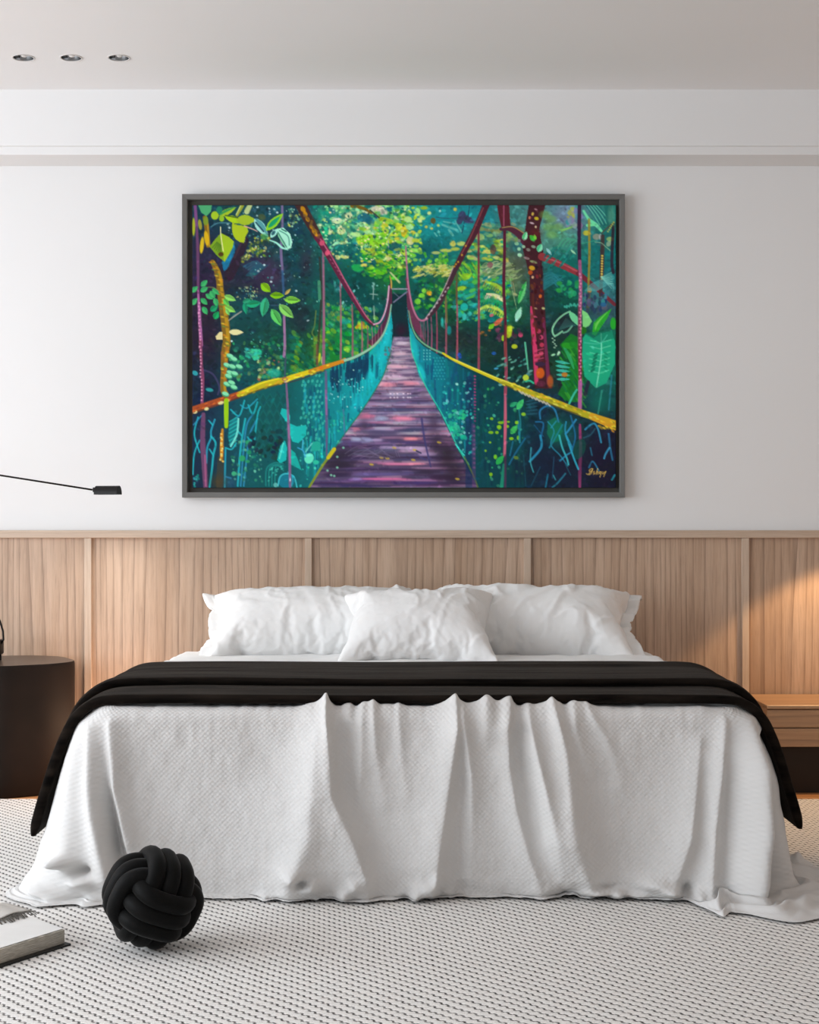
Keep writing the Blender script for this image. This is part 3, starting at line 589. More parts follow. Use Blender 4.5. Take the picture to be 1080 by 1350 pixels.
    L([(637,275),(620,314),(608,336)],1.6,(150,80,80),.7); L([(598,352),(586,380),(574,402),(562,419)],1.3,(196,170,180),.8)
    for k in range(9): D(562+k*3.6,420-k*5,1.7,1,-50,(206,186,196),.8)
    for x,y in [(599,352),(601,349),(604,346),(609,337),(614,325)]: D(x,y,1.6,1.1,-50,(190,150,40),.9)
    # trees on the right
    PO([(655,270),(671,270),(672,286),(673,299),(666,306),(661,302),(657,284)],(86,34,46)); L([(664,270),(664,302)],1.6,(170,90,120),.8)
    L([(660,303),(672,302),(684,309),(692,318)],[4,8,10,12],(80,40,58)); L([(662,301),(676,300),(690,308)],1.2,(190,170,90),.8)
    PO([(697,270),(719,270),(715,286),(711,302),(713,318),(716,332),(714,350),(716.5,365),(717,390),(719,422),(721,459),(725,490),(728,512),(705,512),(703,490),(701,459),(699,422),(698,390),(698,365),(693,345),(689,330),(690,316),(692,304),(694,288)],(66,32,40))
    L([(714,339),(731,346),(748,354),(762,361)],[10,9,8,7],(140,54,60)); L([(762,361),(778,374),(795,389),(810,402)],[7,6,5,4.4],(110,44,56)); L([(718,340),(740,348),(760,358)],2,(196,100,110),.7)
    S(706,308,8,6,(110,40,40),.6)
    L([(702,380),(703,410),(706,440)],[3,4,5],(96,44,36),.7); L([(700,405),(702,430),(705,460),(707,505)],[2,5,6,5],(206,60,106),.95); L([(716,420),(719,455),(723,505)],[3,4,5],(120,46,86),.85)
    for x,y,c in [(713,445,(220,80,120)),(714,455,(190,60,90)),(710,437,(180,60,90)),(713,466,(206,80,110)),(709,470,(196,70,80))]: D(x,y,3,3,20,c,.9)
    for k in range(7): L([(705,463+k*3),(716,460+k*3)],1.6,[(206,80,120),(120,40,60)][k%2],.7)
    D(712,492,5.5,7,0,(206,96,30),.95,1.5); D(725,503,4,8,0,(176,90,40),.9,2); D(712,480,7,3,0,(60,40,66)); D(713,506,6,4,0,(90,40,60))
    for x,y,rx,ry,c in [(707,289,3,2.2,(196,180,40)),(702,283,1.6,2.4,(206,180,80)),(698,288,1.6,2,(220,140,110)),(706,300,1.4,1.6,(220,200,160)),(701,295,3,1.2,(200,180,190)),(706,277,2,.8,(190,150,160)),(701,354,4,3,(200,160,40)),(699,360,3,3,(180,80,30)),
            (712,391,2,2.6,(210,110,40)),(702,366,1.6,2,(220,180,140)),(716,407,2.2,1.6,(190,196,130)),(706,407,2,1,(180,160,120)),(705,418,3,1.2,(190,80,110)),(703,346,5,1.6,(140,160,110)),(694,341,4,1.6,(150,130,130)),(696,330,3,2,(130,130,120)),(703,326,3,1.8,(140,160,140)),
            (690,326,2.4,2,(150,190,160)),(684,329,2.4,2.4,(150,210,170)),(685,337,3,2.6,(160,220,180)),(681,322,3,2.4,(130,190,150)),(676,316,3,2,(110,140,120)),(684,318,2.4,2,(120,130,120))]: D(x,y,rx,ry,15,c,.95)
    LF(690,318,694,306,7,(150,226,180),(50,180,100)); LF(705,318,698,311,7,(60,170,60)); LF(706,317,704,310,4,(120,200,60)); LF(709,333,714,322,8,(130,220,180),(50,180,120))
    SP((700,345,716,460), 40, [(110,50,40),(90,40,50),(50,24,34)], (.8,2.2), 1.6, 80)
    # right top foliage, palm and vines
    for x,y in [(722,300),(727,310),(735,300),(718,284),(726,290)]: D(x,y,7,5,0,(120,176,80),.55,4)
    for k in range(14): L([(738+k*1.6,305-k*.7+P.r.uniform(-2,2)),(748+k*1.2,302-k*.4)],2,(130,200,100),.6)
    SP((745,271,765,300), 24, [(140,130,180),(60,150,160),(130,160,180)], (2,4), 1.4, 90); SP((748,274,756,288), 14, [(170,180,80)], (1,2), 1.4)
    for k in range(4): L([(736+k*5,326),(742+k*5,317+k),(752+k*4,315+k)],1.5,(70,170,130),.8)
    for k in range(22): x=P.r.uniform(722,762); y=P.r.uniform(325,350); L([(x,y),(x-5,y+7)],1.6,[(20,130,120),(30,150,130),(10,90,96)][k%3],.7)
    LF(752,330,759,336,3,(150,210,170)); LF(720,328,727,337,4,(140,200,200))
    for k in range(20): L([(716,362+k*1.1),(728,360+k*.8),(738+P.r.uniform(-5,5),372+P.r.uniform(-8,8))],1.1,(40,130,140),.6)
    SP((735,372,762,392), 26, [(30,140,80),(40,160,110)], (1.2,3), 1.3); D(740,382,1.6,4,0,(40,150,100),.8)
    for k in range(9): L([(771+k*2,271),(780+k*2.4,284),(788+k*2.2,298-k*.4)],1.2,(110,206,180) if k%2 else (30,110,120),.8)
    L([(769,279),(776,290),(785,297),(793,306)],[3,4,5,3],(110,220,170)); L([(774,298),(783,297)],4,(110,220,160))
    for k in range(10): L([(796+k,272),(800+k*.8,300),(796+k*1.2,330)],2,(24,92,90) if k%2 else (40,120,110),.6)
    D(805,285,4,12,0,(100,170,140),.5,3); L([(793,308),(804,298),(809,296)],2,(80,70,60),.8)
    for k in range(6): D(801+k*1.5,306-k*2.4,1.2,1.2,0,(190,190,80),.8)
    D(804,316,5,3,0,(140,180,110),.9); D(802,322,3,4,30,(190,200,160),.6); D(786,313,5,4,0,(150,150,130),.8); D(791,313,2,4,0,(190,190,190),.7)
    D(773,308,5,3.4,0,(190,190,60),.95); L([(776,290),(776.5,340),(775,385)],[3,3,2.4],(150,140,50),.9); L([(777,380),(774,410)],4,(110,90,60),.6); D(777,383,3,3,0,(206,140,60),.9)
    L([(794,312),(793,355),(791,390)],[5,6,4],(70,50,50),.85)
    for k in range(10): D(793.5-k*.1,338+k*3.4,1.5,1.3,0,(220,200,90),.95)
    L([(784,320),(792,321),(798,326),(804,331)],1.2,(140,190,150),.8); L([(766,322),(780,319),(786,318)],1,(60,170,130),.8)
    for a in range(0,14): L([(770+a*1.2,384),(780+a*2,374),(808,363+a*1.6)],1,(120,206,200) if a%2 else (40,130,140),.6)
    for a in range(8): L([(792,366),(806,360+a*3)],1.2,(130,210,196),.6)
    SP((768,388,800,410), 40, [(60,130,140),(80,90,120),(40,60,90)], (1,3), 1.6, 90); D(795,402,4,3,0,(40,100,150),.8)
    L([(808,300),(806,345),(808,360)],4,(50,30,46),.8)
    # big jungle leaves lower right
    PO([(738,455),(752,440),(764,446),(768,470),(764,500),(768,530),(750,530),(735,520),(745,500),(752,480),(744,466)],(24,120,40),.9)
    for k in range(60): x=P.r.uniform(738,766); y=P.r.uniform(452,528); L([(x,y),(x+6,y+9)],2,[(30,140,50),(14,90,40),(60,160,50),(20,110,70)][k%4],.7)
    L([(742,456),(750,470),(756,486)],[2,5,2],(50,170,110),.8); L([(750,532),(756,520),(760,514)],2.6,(60,190,160))
    for k in range(5): LF(731+k*.5,476+k*6,752,480+k*5,4,(60,180,160)); 
    D(744,494,4,3,0,(190,120,40),.9); D(729,468,3,1.4,-20,(150,214,170)); D(736,466,3,1.6,-60,(160,220,180))
    for k in range(7): D(729+P.r.uniform(-1,5),444+k*2.4,1.3,.9,0,(170,210,180),.9)
    D(748,456,8,4,10,(40,150,40)); D(757,455,7,4,20,(30,130,40))
    L([(751,411),(743,415),(734,423),(728,434),(731,443),(741,437)],[2,2,2,2.4,2.4,2],(130,200,160)); L([(742,439),(748,437),(754,430)],2,(110,180,150)); 
    for k in range(10): L([(736+k*1.6,436-k*.6),(746+k*1.4,420+k)],.9,(60,130,120),.6)
    for k in range(12): D(744+k*1.9+P.r.uniform(-1,1),405-3*math.sin(k/3.8)+P.r.uniform(-1.5,1.5),1.5,1.6,0,(60,170,150),.95)
    LF(750,411,766,432,9,(110,206,150)); PO([(767,409),(774,413),(780,424),(776,430),(768,434)],(126,212,130)); D(768,436,5,5,0,(30,110,30))
    PO([(780,441),(782,426),(790,418),(806,407),(800,420),(791,433),(785,443)],(44,170,50))
    for k in range(5): L([(784,436-k*2),(788+k*3,424-k*3)],1.2,(110,206,90),.8)
    PO([(768,446),(772,440),(782,446),(792,440),(806,436),(810,450),(810,480),(799,505),(785,512),(770,496),(767,470)],(30,170,128))
    for k in range(6): L([(790,452+k*8),(778-k*.4,449+k*8)],1.2,(110,220,180),.7); L([(791,452+k*8),(805-k*.6,448+k*8)],1.2,(110,220,180),.7)
    for k in range(5): D(785-k,468+k*5,4,1.6,-40,(14,110,84),.85); D(798,466+k*5,3,1.3,30,(20,140,100),.7)
    L([(792,440),(792,470),(786,510)],1.6,(120,226,190)); PO([(769,440),(790,452),(810,446),(810,436),(780,438)],(22,120,96),.6); L([(770,452),(790,453),(800,442)],1.4,(70,190,160),.8)
    D(808,427,4,8,0,(40,170,50)); S(790,530,16,16,(18,100,88),.9); L([(793,515),(788,545)],2,(50,150,130),.8); L([(806,495),(802,540)],2,(40,130,150),.8); L([(775,504),(771,520)],5,(40,36,60),.8)
    L([(763.5,271),(763,310),(763.5,345)],[5,5,4.6],(54,32,60)); L([(764,345),(765,380),(764,420),(764,460)],[4,4.6,4.6,5],(160,90,130)); L([(763,405),(763.5,460)],3,(110,40,66),.7); L([(764,455),(764.5,503)],[5,4.6],(130,40,76)); L([(764.5,503),(764,540)],5,(176,96,156))
    for k in range(34): D(764.5+(k%2)*1.4-.7,362+k*4.2,1.3,1.5,20,(226,150,176),.75)
    L([(764,560),(765,590),(764,620),(764,643)],[3,4,4.4,3],(160,64,116))
    # below the right rail: blue wires over darkness
    for q in [(716,600,22,34,(24,30,52),.6),(790,600,22,34,(30,26,48),.8),(745,615,22,22,(28,30,52),.7),(735,570,14,18,(20,100,84),.9),(690,620,18,20,(24,40,56),.7)]: S(*q)
    PO([(722,555),(732,550),(742,560),(738,580),(728,584),(721,572)],(20,120,84),.7); D(763,592,8,14,20,(20,80,70),.7)
    for pts,w,c in [([(712,552),(712,541),(722,535),(731,540),(736,556)],2.2,(40,130,180)),([(706,556),(716,558),(713,575)],2,(30,110,160)),([(712,574),(713,590),(698,608)],3,(40,150,190)),([(700,590),(699,608),(703,622)],1.6,(60,170,180)),([(692,578),(680,596),(671,612)],2,(30,110,150)),
            ([(722,556),(730,568),(726,586),(738,600),(748,614)],1.6,(40,140,170)),([(733,555),(726,564)],1.6,(40,150,180)),([(737,574),(741,590),(747,604),(749,612)],2.4,(60,190,200)),([(746,574),(752,592),(757,606),(762,618)],2.4,(50,180,210)),([(746,556),(745,570),(754,592),(746,600),(738,607)],2,(40,150,190)),
            ([(759,553),(750,566),(745,572)],2.4,(50,150,200)),([(752,548),(758,574),(754,592)],2,(30,110,160)),([(741,560),(730,580),(724,590)],2,(30,130,150)),([(771,566),(782,558),(788,566),(792,583)],2.4,(50,150,190)),([(769,577),(778,573),(784,565)],1.8,(40,90,110)),
            ([(802,572),(804,590),(807,606)],2.6,(40,110,150)),([(803,590),(798,598),(796,604)],2.4,(60,160,200)),([(778,590),(780,600)],1.6,(40,120,150)),([(776,616),(781,608),(789,620)],2,(40,120,160)),([(745,624),(735,636),(728,642)],2,(40,130,150)),([(722,625),(719,642)],2,(30,120,150)),
            ([(704,560),(716,575)],1.4,(30,90,130)),([(683,555),(685,583)],2.4,(40,140,160)),([(676,582),(672,600)],2,(30,110,140)),([(806,632),(810,626)],2.4,(40,150,170)),([(729,626),(732,632)],1.6,(50,150,160)),([(730,602),(728,630)],1.2,(30,80,110)),([(712,615),(700,640)],1.2,(26,80,104)),([(745,612),(752,626)],1.2,(30,90,110)),([(690,600),(693,640)],1.2,(24,80,96))]: L(pts,w,c,.85)
    for k in range(5): LF(692,530+k*4,710,525+k*5,3,(30,80,96))
    LF(681,540,690,526,8,(60,190,110)); LF(672,536,682,530,6,(40,160,110)); LF(673,572,682,560,8,(60,180,90)); D(681,557,2.4,2.4,0,(130,196,40)); D(690,546,3,2.4,0,(130,190,50)); D(674,578,3,2,0,(130,190,30)); D(680,603,3.4,2.2,15,(110,140,50),.8); D(683,577,2,3,0,(110,180,40)); L([(684,540),(686,560),(684,580)],2,(40,140,150),.7)
    SP((655,470,700,512), 40, [(90,170,150),(60,150,130),(130,200,180)], (.6,1.6), 2.4, -35)
    D(678,457,4,3,0,(170,190,40)); L([(692,452),(694,470),(696,488)],[2.4,2.4,1.6],(90,190,150)); D(693,498,4,4,0,(180,206,60)); L([(693,503),(698,502),(703,505)],2.4,(50,180,140)); D(606,469,2.4,4,-20,(30,80,180)); D(651,466,3,2,0,(30,90,180)); D(654,486,3,1.4,-10,(60,150,190))
    for k in range(26): L([(P.r.uniform(600,665),P.r.uniform(446,480))]*1+[(P.r.uniform(600,665),470)],.8,(40,80,60),.25)
    for k in range(2500):
        x, y = P.r.uniform(PX0, PX1), P.r.uniform(PY0, PY1)
        c = samp(x, y)*P.r.uniform(.6, 1.45)+P.r.uniform(-10, 14, 3); q = P.r.uniform(.6, 2.0)
        D(x, y, q*P.r.uniform(1, 2.6), q, P.r.uniform(-70, 70), np.clip(c, 0, 255), .3)
    # handrails, drawn last because they cross everything
    L([(253,541),(290,529),(316,520)],[9,9,8],(150,70,34)); L([(253,545),(290,533),(316,524)],2.6,(80,50,40),.8); L([(316,520),(345,508),(372,502),(380,500)],[7,9,8,6],(176,166,30)); L([(318,523),(346,513),(374,505)],2,(100,80,30),.8); L([(320,517),(346,505),(368,499)],2,(214,206,40),.9)
    L([(378,501),(384,498),(410,490)],[7,7,6],(206,190,30)); L([(410,490),(428,484),(447,478),(455,474)],[6,6,5,4],(196,130,30)); L([(452,476),(468,471),(488,460),(499,450),(507,438),(513,420),(516,402)],[4,3.4,3,2.6,2.2,2,1.4],(140,190,160))
    L([(374,505),(390,502),(428,489)],1.6,(70,50,50),.8); D(376,500,4,3,0,(150,90,70),.9); D(378,503,3,1.6,-20,(170,150,160),.9)
    for x,y in [(258,543),(273,539),(292,531),(300,528)]: D(x,y,4 if x > 280 else 3,2.2,-15,(206,200,140),.95)
    for k in range(40): t=P.r.rand(); D(318+t*120,520-t*37+P.r.uniform(-3,3),2.2,1,-20,[(226,216,60),(150,140,30),(206,150,40)][k%3],.8)
    for k in range(20): t=P.r.rand(); D(256+t*58,541-t*20+P.r.uniform(-3,3),2.4,1,-20,[(196,100,40),(120,50,40)][k%2],.8)
    D(452,477,2,2.4,0,(206,120,30)); D(424,485,3,2.4,-10,(206,110,30))
    L([(539,410),(543,430),(551,446),(566,458),(586,467)],[1.2,1.6,2,2,2.6],(110,170,130)); L([(584,466),(599,475),(625,487),(659,502)],[2.6,3.4,4,5],(206,196,36)); L([(659,502),(691,514.6),(731,530),(760,542),(784,550)],[6,7,8,9,9],(176,170,36)); L([(780,549),(796,555),(812,561)],[9,11,13],(206,160,40))
    L([(598,473.5),(625,485.5),(659,500),(691,512)],1.4,(230,226,90),.9); L([(662,506),(690,519),(730,535),(764,547)],2,(90,80,40),.8); 
    for k in range(9): L([(684+k*4.6,515+k*2),(688+k*4.6,519+k*2)],2,(206,206,190),.8)
    for k in range(60): t=P.r.rand(); D(660+t*150,503+t*57+P.r.uniform(-4,4),2.4,1.1,22,[(226,220,60),(140,140,40),(226,170,40),(206,206,90)][k%4],.8)
    for k in range(18): D(P.r.uniform(786,811),P.r.uniform(552,570),2.6,1.2,35,[(226,196,50),(206,140,40),(140,120,40)][k%3],.85)
    # trunk of the leafy sapling and its leaves, upper left
    for seg,w in [([(271,288),(273,300),(275,325)],[6,6,5]),([(281,346),(287,358),(290,370),(291,382),(293,395),(296,414),(298,430),(300,455)],[6,8,9,9,10,11,11,10]),([(299,455),(297,470),(296,490),(295,512),(298,520)],[11,10,8,8,9])]:
        L(seg,w,(120,92,30)); L([(x+2,y) for x,y in seg],[q*.4 for q in w],(176,140,30),.8)
    L([(299,528),(299,545),(299,562)],[6,6,5],(140,186,20)); L([(294,566),(293,590),(293,606)],[3,5,4],(196,130,30),.9); L([(292,605),(290,640)],9,(76,60,40),.5)
    for k in range(60): t=P.r.rand(); y=346+t*160; x=np.interp(y,[346,370,395,414,455,490,512],[281,290,293,296,300,296,295]); D(x+P.r.uniform(-3.5,3.5),y,2.4,1,10,[(206,180,50),(96,80,40),(196,130,30),(90,130,50)][k%4],.8)
    for k in range(16): D(293+P.r.uniform(-2,2),572+k*2.4,1.5,1.3,0,[(226,190,90),(190,120,30),(206,206,130)][k%3],.9)
    for k in range(8): D(297+P.r.uniform(-4,4),460+k*6,2,3,0,(150,90,40),.7)
    D(256,300,2.2,12,0,(150,160,40)); D(264.5,297,2.4,7,-8,(140,140,50)); D(267,324,2.6,11,6,(196,170,30)); D(272,292,3.4,6,0,(110,140,40),.9); D(273,315,3,10,-8,(206,170,20),.9)
    PO([(262,271),(280,271),(279,280),(273,286),(266,281)],(70,156,104)); D(284,285,5,5.5,0,(150,184,36)); LF(289,286,312,274,8,(150,180,36),(30,130,80)); D(293,289,3.4,4,0,(130,176,40)); D(290,278,4,5,0,(30,120,90),.9)
    L([(313,285),(320,272)],[3,5],(140,150,50)); L([(326,280),(330,272)],[7,6],(170,190,130)); L([(312,284),(318,272)],1.2,(196,216,130))
    LF(297,286,322,295,9,(156,194,26)); LF(312,291,338,291,14,(150,178,40)); LF(322,321,307,294,15,(160,184,32)); L([(298,285),(314,288)],1.6,(60,90,30)); L([(310,297),(319,304)],1.4,(70,84,30)); PO([(309,297),(326,299),(328,306),(321,319)],(158,182,34))
    L([(279,300),(288,295),(304,295)],1.2,(70,130,140)); PO([(292,308),(302,313),(309,319),(308,326),(304,334),(297,346),(287,338),(277,326),(284,317)],(146,180,34)); PO([(292,308),(277,326),(287,338),(296,345),(294,325)],(112,150,30))
    for k in range(5): L([(281+k*2.4,327+k*2),(287+k*1.2,320+k*1)],1.3,(60,100,30),.8)
    L([(291.5,300),(292,312),(295,332)],1.1,(226,226,170)); D(292,336,3.6,2.8,0,(76,56,20)); L([(323,299),(334,303),(340,306)],[1.6,1.2,1],(206,160,150))
    LF(336,289,354,313,12,(150,210,200),(60,130,140)); L([(338,294),(348,306)],2,(20,60,80),.9); LF(351,305,374,282,11,(130,196,40)); LF(354,301,370,286,6,(24,150,96)); D(349,313,5,4,0,(60,150,80),.7,2); D(346,287,5,4,20,(70,84,50),.8,2)
    LF(357,314,367,302,7,(150,214,200)); D(361,308,2,3.4,35,(40,90,100)); PO([(364,303),(374,301),(383,309),(386,320),(384,328),(378,330),(370,316)],(160,224,200)); PO([(366,306),(376,320),(380,329),(374,324),(367,312)],(120,190,150)); L([(369,305),(380,312),(382,324)],1.2,(60,140,120)); L([(367,307),(378,326)],1.2,(50,120,110)); L([(356,317.5),(365,321),(372,327),(380,330)],[1.4,2.4,3,1],(150,220,200)); L([(372,303),(378,306)],1.4,(20,90,80))
    for x,y,a in [(270,374,-45),(270,382,-30),(277,391.5,35),(270,398,45),(257,382,-40),(257,398,-50),(271,410,60),(285,385,40),(285.5,399,70),(281,389,60)]:
        c,n = math.cos(math.radians(a)),math.sin(math.radians(a)); LF(x-6*c,y-6*n,x+6*c,y+6*n,7,(60,166,96),(40,140,84))
    for x,y,a,l,w,c in [(304,393.5,22,17,8,(130,206,96)),(299,399,50,12,7,(90,190,80)),(304,408,28,16,8,(130,206,90)),(283,407,-35,12,8,(24,150,96)),(286,416,-60,12,8,(24,160,90)),(301,412,60,10,5,(120,200,100)),
            (351,380,42,17,11,(130,192,24)),(366,390,0,19,9,(120,184,20)),(349,405.5,100,26,12,(50,170,124)),(335,401,-8,20,10,(28,160,114)),(324,407,80,15,7,(24,150,110)),(365,419,60,26,12,(90,196,96)),(378,411,42,26,12,(130,206,96)),(386,396,3,22,10,(130,206,70)),(380,385,-45,11,4,(190,170,90)),(326,397,-20,12,6,(40,150,110))]:
        cs,n = math.cos(math.radians(a)),math.sin(math.radians(a)); LF(x-l/2*cs,y-l/2*n,x+l/2*cs,y+l/2*n,w,c,tuple(int(q*.74) for q in c)); 
        if l > 17: L([(x-l*.25*cs,y-l*.25*n),(x+l*.3*cs,y+l*.3*n)],1,(30,96,40),.8)
    L([(302,423),(310,417),(319,411)],[1.2,1.6,1.4],(150,150,140)); L([(275,379),(283,380),(291,386)],1,(110,120,70)); PO([(294,438),(294,448),(286,448),(285,444),(290,438)],(206,196,140)); LF(302,438,322,438.5,8,(210,206,150)); L([(358,403),(368,403)],1,(60,90,120))
    for x,y in [(304,469),(309,473),(300,481),(307,483),(316,483),(304,491),(310,492),(302,495.6),(300,506),(306,504),(309,510),(298,519)]: D(x,y+1,5,3,20,(50,140,100)); D(x,y,4.6,2.4,20,(120,206,160))
    D(258,492,4,3,30,(40,140,150)); D(277,514,5,2.4,10,(40,140,140)); L([(270,488),(282,494),(290,510),(288,520)],2.4,(66,60,100),.7)
    # signature
    g = (226,190,90)
    for pts in [[(772.5,624),(775,625),(779,621),(781,617.5),(777.5,618.5),(776.5,621),(780,620.5)],[(781,618),(779,623.5),(776,625.5)],[(783.5,621),(781.8,622.3),(783.6,623.8),(781.6,625)],[(787.6,617.5),(785.2,625)],[(785.8,622.8),(788,621.4),(787.6,624.8)],[(792.2,621.5),(789.8,621.8),(789.8,624.2),(792.2,622.6),(790.4,628.6)],[(794.2,621.6),(794,624.4),(797,622.2),(798.6,621)],[(798,621.4),(795.4,628)]]: L(pts,.95,g,.95)
    a = P.a.reshape(P.h//SS, SS, P.w//SS, SS, 3).mean((1, 3))
    return np.clip(a, 0, 255)/255.

def paint_canvas():
    a = paint_picture(); h, w = a.shape[:2]
    x0, x1, z1, z0 = -.9396, .8936, 2.467, 1.2445
    X, Z = np.meshgrid(np.linspace(x0, x1, w), np.linspace(z1, z0, h))
    v = np.stack([X, np.full_like(X, -.036), Z], -1).reshape(-1, 3).astype(np.float32)
    me = bpy.data.meshes.new('canvas'); nb = 2*(w+h)-4
    # turned-back sides of the canvas
    ring = [j for j in range(w)]+[i*w+w-1 for i in range(1, h)]+[(h-1)*w+j for j in range(w-2, -1, -1)]+[i*w for i in range(h-2, 0, -1)]
    back = v[ring].copy(); back[:, 1] = -.0145
    V = np.vstack([v, back]); n0 = len(v)
    i = np.arange(h-1)[:, None]*w+np.arange(w-1)[None]; q = np.stack([i, i+w, i+w+1, i+1], -1).reshape(-1, 4)
    r = np.array(ring); k = np.arange(len(r)); k2 = (k+1) % len(r)
    q = np.vstack([q, np.stack([r[k], r[k2], n0+k2, n0+k], -1)])
    me.vertices.add(len(V)); me.vertices.foreach_set('co', V.ravel())
    me.loops.add(q.size); me.loops.foreach_set('vertex_index', q.ravel().astype(np.int32))
    me.polygons.add(len(q)); me.polygons.foreach_set('loop_start', (np.arange(len(q))*4).astype(np.int32)); me.update(); me.validate()
    c = np.where(a <= .04045, a/12.92, ((a+.055)/1.055)**2.4)
    c = np.clip(c*PAINT_GAIN, 0, 1).reshape(-1, 3); c = np.vstack([c, c[r]]); c = np.hstack([c, np.ones((len(c), 1))]).astype(np.float32)
    at = me.color_attributes.new('paint', 'FLOAT_COLOR', 'POINT'); at.data.foreach_set('color', c.ravel())
    t = NT('oil_paint_on_canvas', .7, .12); nd = t.n('ShaderNodeVertexColor', layer_name='paint'); t.col(nd.outputs[0]); t.bump(t.noise(t.obj(), 260, 2), .04, .002)
    me.materials.append(t.m); o = bpy.data.objects.new('canvas', me); COL.objects.link(o)
    o.parent = pic; o.matrix_parent_inverse = pic.matrix_basis.inverted()
PAINT_GAIN = 1.34
paint_canvas()

# ---------------------------------------------------------------- rug
def rug_mat():
    t = NT('woven_wool_rug', .95, .05); o = t.obj(); s = t.sep(o)
    wob = t.math('MULTIPLY', t.math('SUBTRACT', t.noise(o, 3., 2), .5), .03); jit = t.noise(o, 50, 2)
    p = t.math('SUBTRACT', t.math('MULTIPLY', s[0], .70), t.math('MULTIPLY', s[1], .71)); q = t.math('ADD', t.math('ADD', t.math('MULTIPLY', s[0], .71), t.math('MULTIPLY', s[1], .70)), wob)
    v = t.math('DIVIDE', q, .0275); row = t.math('FLOOR', v); fv = t.math('SUBTRACT', t.math('FRACT', v), .5)
    uu = t.math('ADD', t.math('DIVIDE', p, .0215), t.math('ADD', t.math('MULTIPLY', row, .43), t.math('MULTIPLY', t.math('SUBTRACT', jit, .5), .5))); fu = t.math('SUBTRACT', t.math('FRACT', uu), .5)
    # dark hollows between the knots
    e = t.math('SQRT', t.math('ADD', t.math('POWER', t.math('DIVIDE', fu, .40), 2.), t.math('POWER', t.math('DIVIDE', t.math('SUBTRACT', t.math('ABSOLUTE', fv), .5), .24), 2.)))
    hole = t.math('MULTIPLY', t.math('SUBTRACT', 1.0, e), 2.8); hole.node.use_clamp = True
    hole = t.math('MULTIPLY', hole, t.math('ADD', .35, t.math('MULTIPLY', t.noise(o, 45, 2), 1.1))); hole.node.use_clamp = True
    yarn = t.math('COSINE', t.math('MULTIPLY', fv, 3.1416)); fib = t.noise(t.mapping(o, (1, .25, 1)), 420, 2)
    c = t.ramp(t.math('ADD', t.math('MULTIPLY', fib, .6), t.math('MULTIPLY', t.noise(o, 90, 2), .4)), [(.3, lin(214,210,206)), (.65, lin(244,242,239))])
    t.col(t.mixc(t.math('MULTIPLY', hole, .93), c, lin(38,34,31)))
    h = t.math('SUBTRACT', t.math('ADD', yarn, t.math('MULTIPLY', fib, .3)), t.math('MULTIPLY', hole, 1.2)); t.bump(h, .22, .003); return t.m
rug = MB().box(-2.6, 2.7, -6.2, -.575, -.0115, 0, .005, 2).build('rug', rug_mat())
tag(rug, 'pale woven wool rug with dark flecks covering the floor under the bed', 'rug')

# ---------------------------------------------------------------- bed
BX, BW, BF = .028, .972, -2.10        # centre, half width, foot of the bed
bed = empty('bed', (BX, -1.1, 0), 'wide double bed with white mattress against the oak panelling', 'bed')
def cotton(name, c, rough=.9, weave=900, b=.12):
    t = NT(name, rough, .1); u = t.obj(); n = t.noise(u, 7, 3); t.col(t.ramp(n, [(.3, tuple(q*.96 for q in c[:3])), (.7, c)]))
    t.b.inputs['Sheen Weight'].default_value = .15; t.bump(t.math('ADD', t.noise(u, weave, 2), t.math('MULTIPLY', t.noise(u, 60, 3), .8)), b, .002); return t.m
M_SHEET = cotton('white_cotton', (.85, .845, .835)); M_PIL = cotton('white_linen', (.87, .865, .855))
MB().box(BX-BW+.04, BX+BW-.04, BF+.05, -.06, .05, .28, .02).build('bed_base', plain('bed_base_dark', (.03, .027, .025), .7), bed)
MB().box(BX-BW+.012, BX+BW-.012, BF+.02, -.055, .28, .548, .05, 5).build('mattress', M_SHEET, bed, auto=40)

MB().box(-1.018, BX-BW+.039, -.60, -.08, .13, .17, .003, 1).build('added_light_housing', plain('added_housing_dark', (.05, .05, .05), .5), bed)  # added unseen box, gives the warm glow light a body

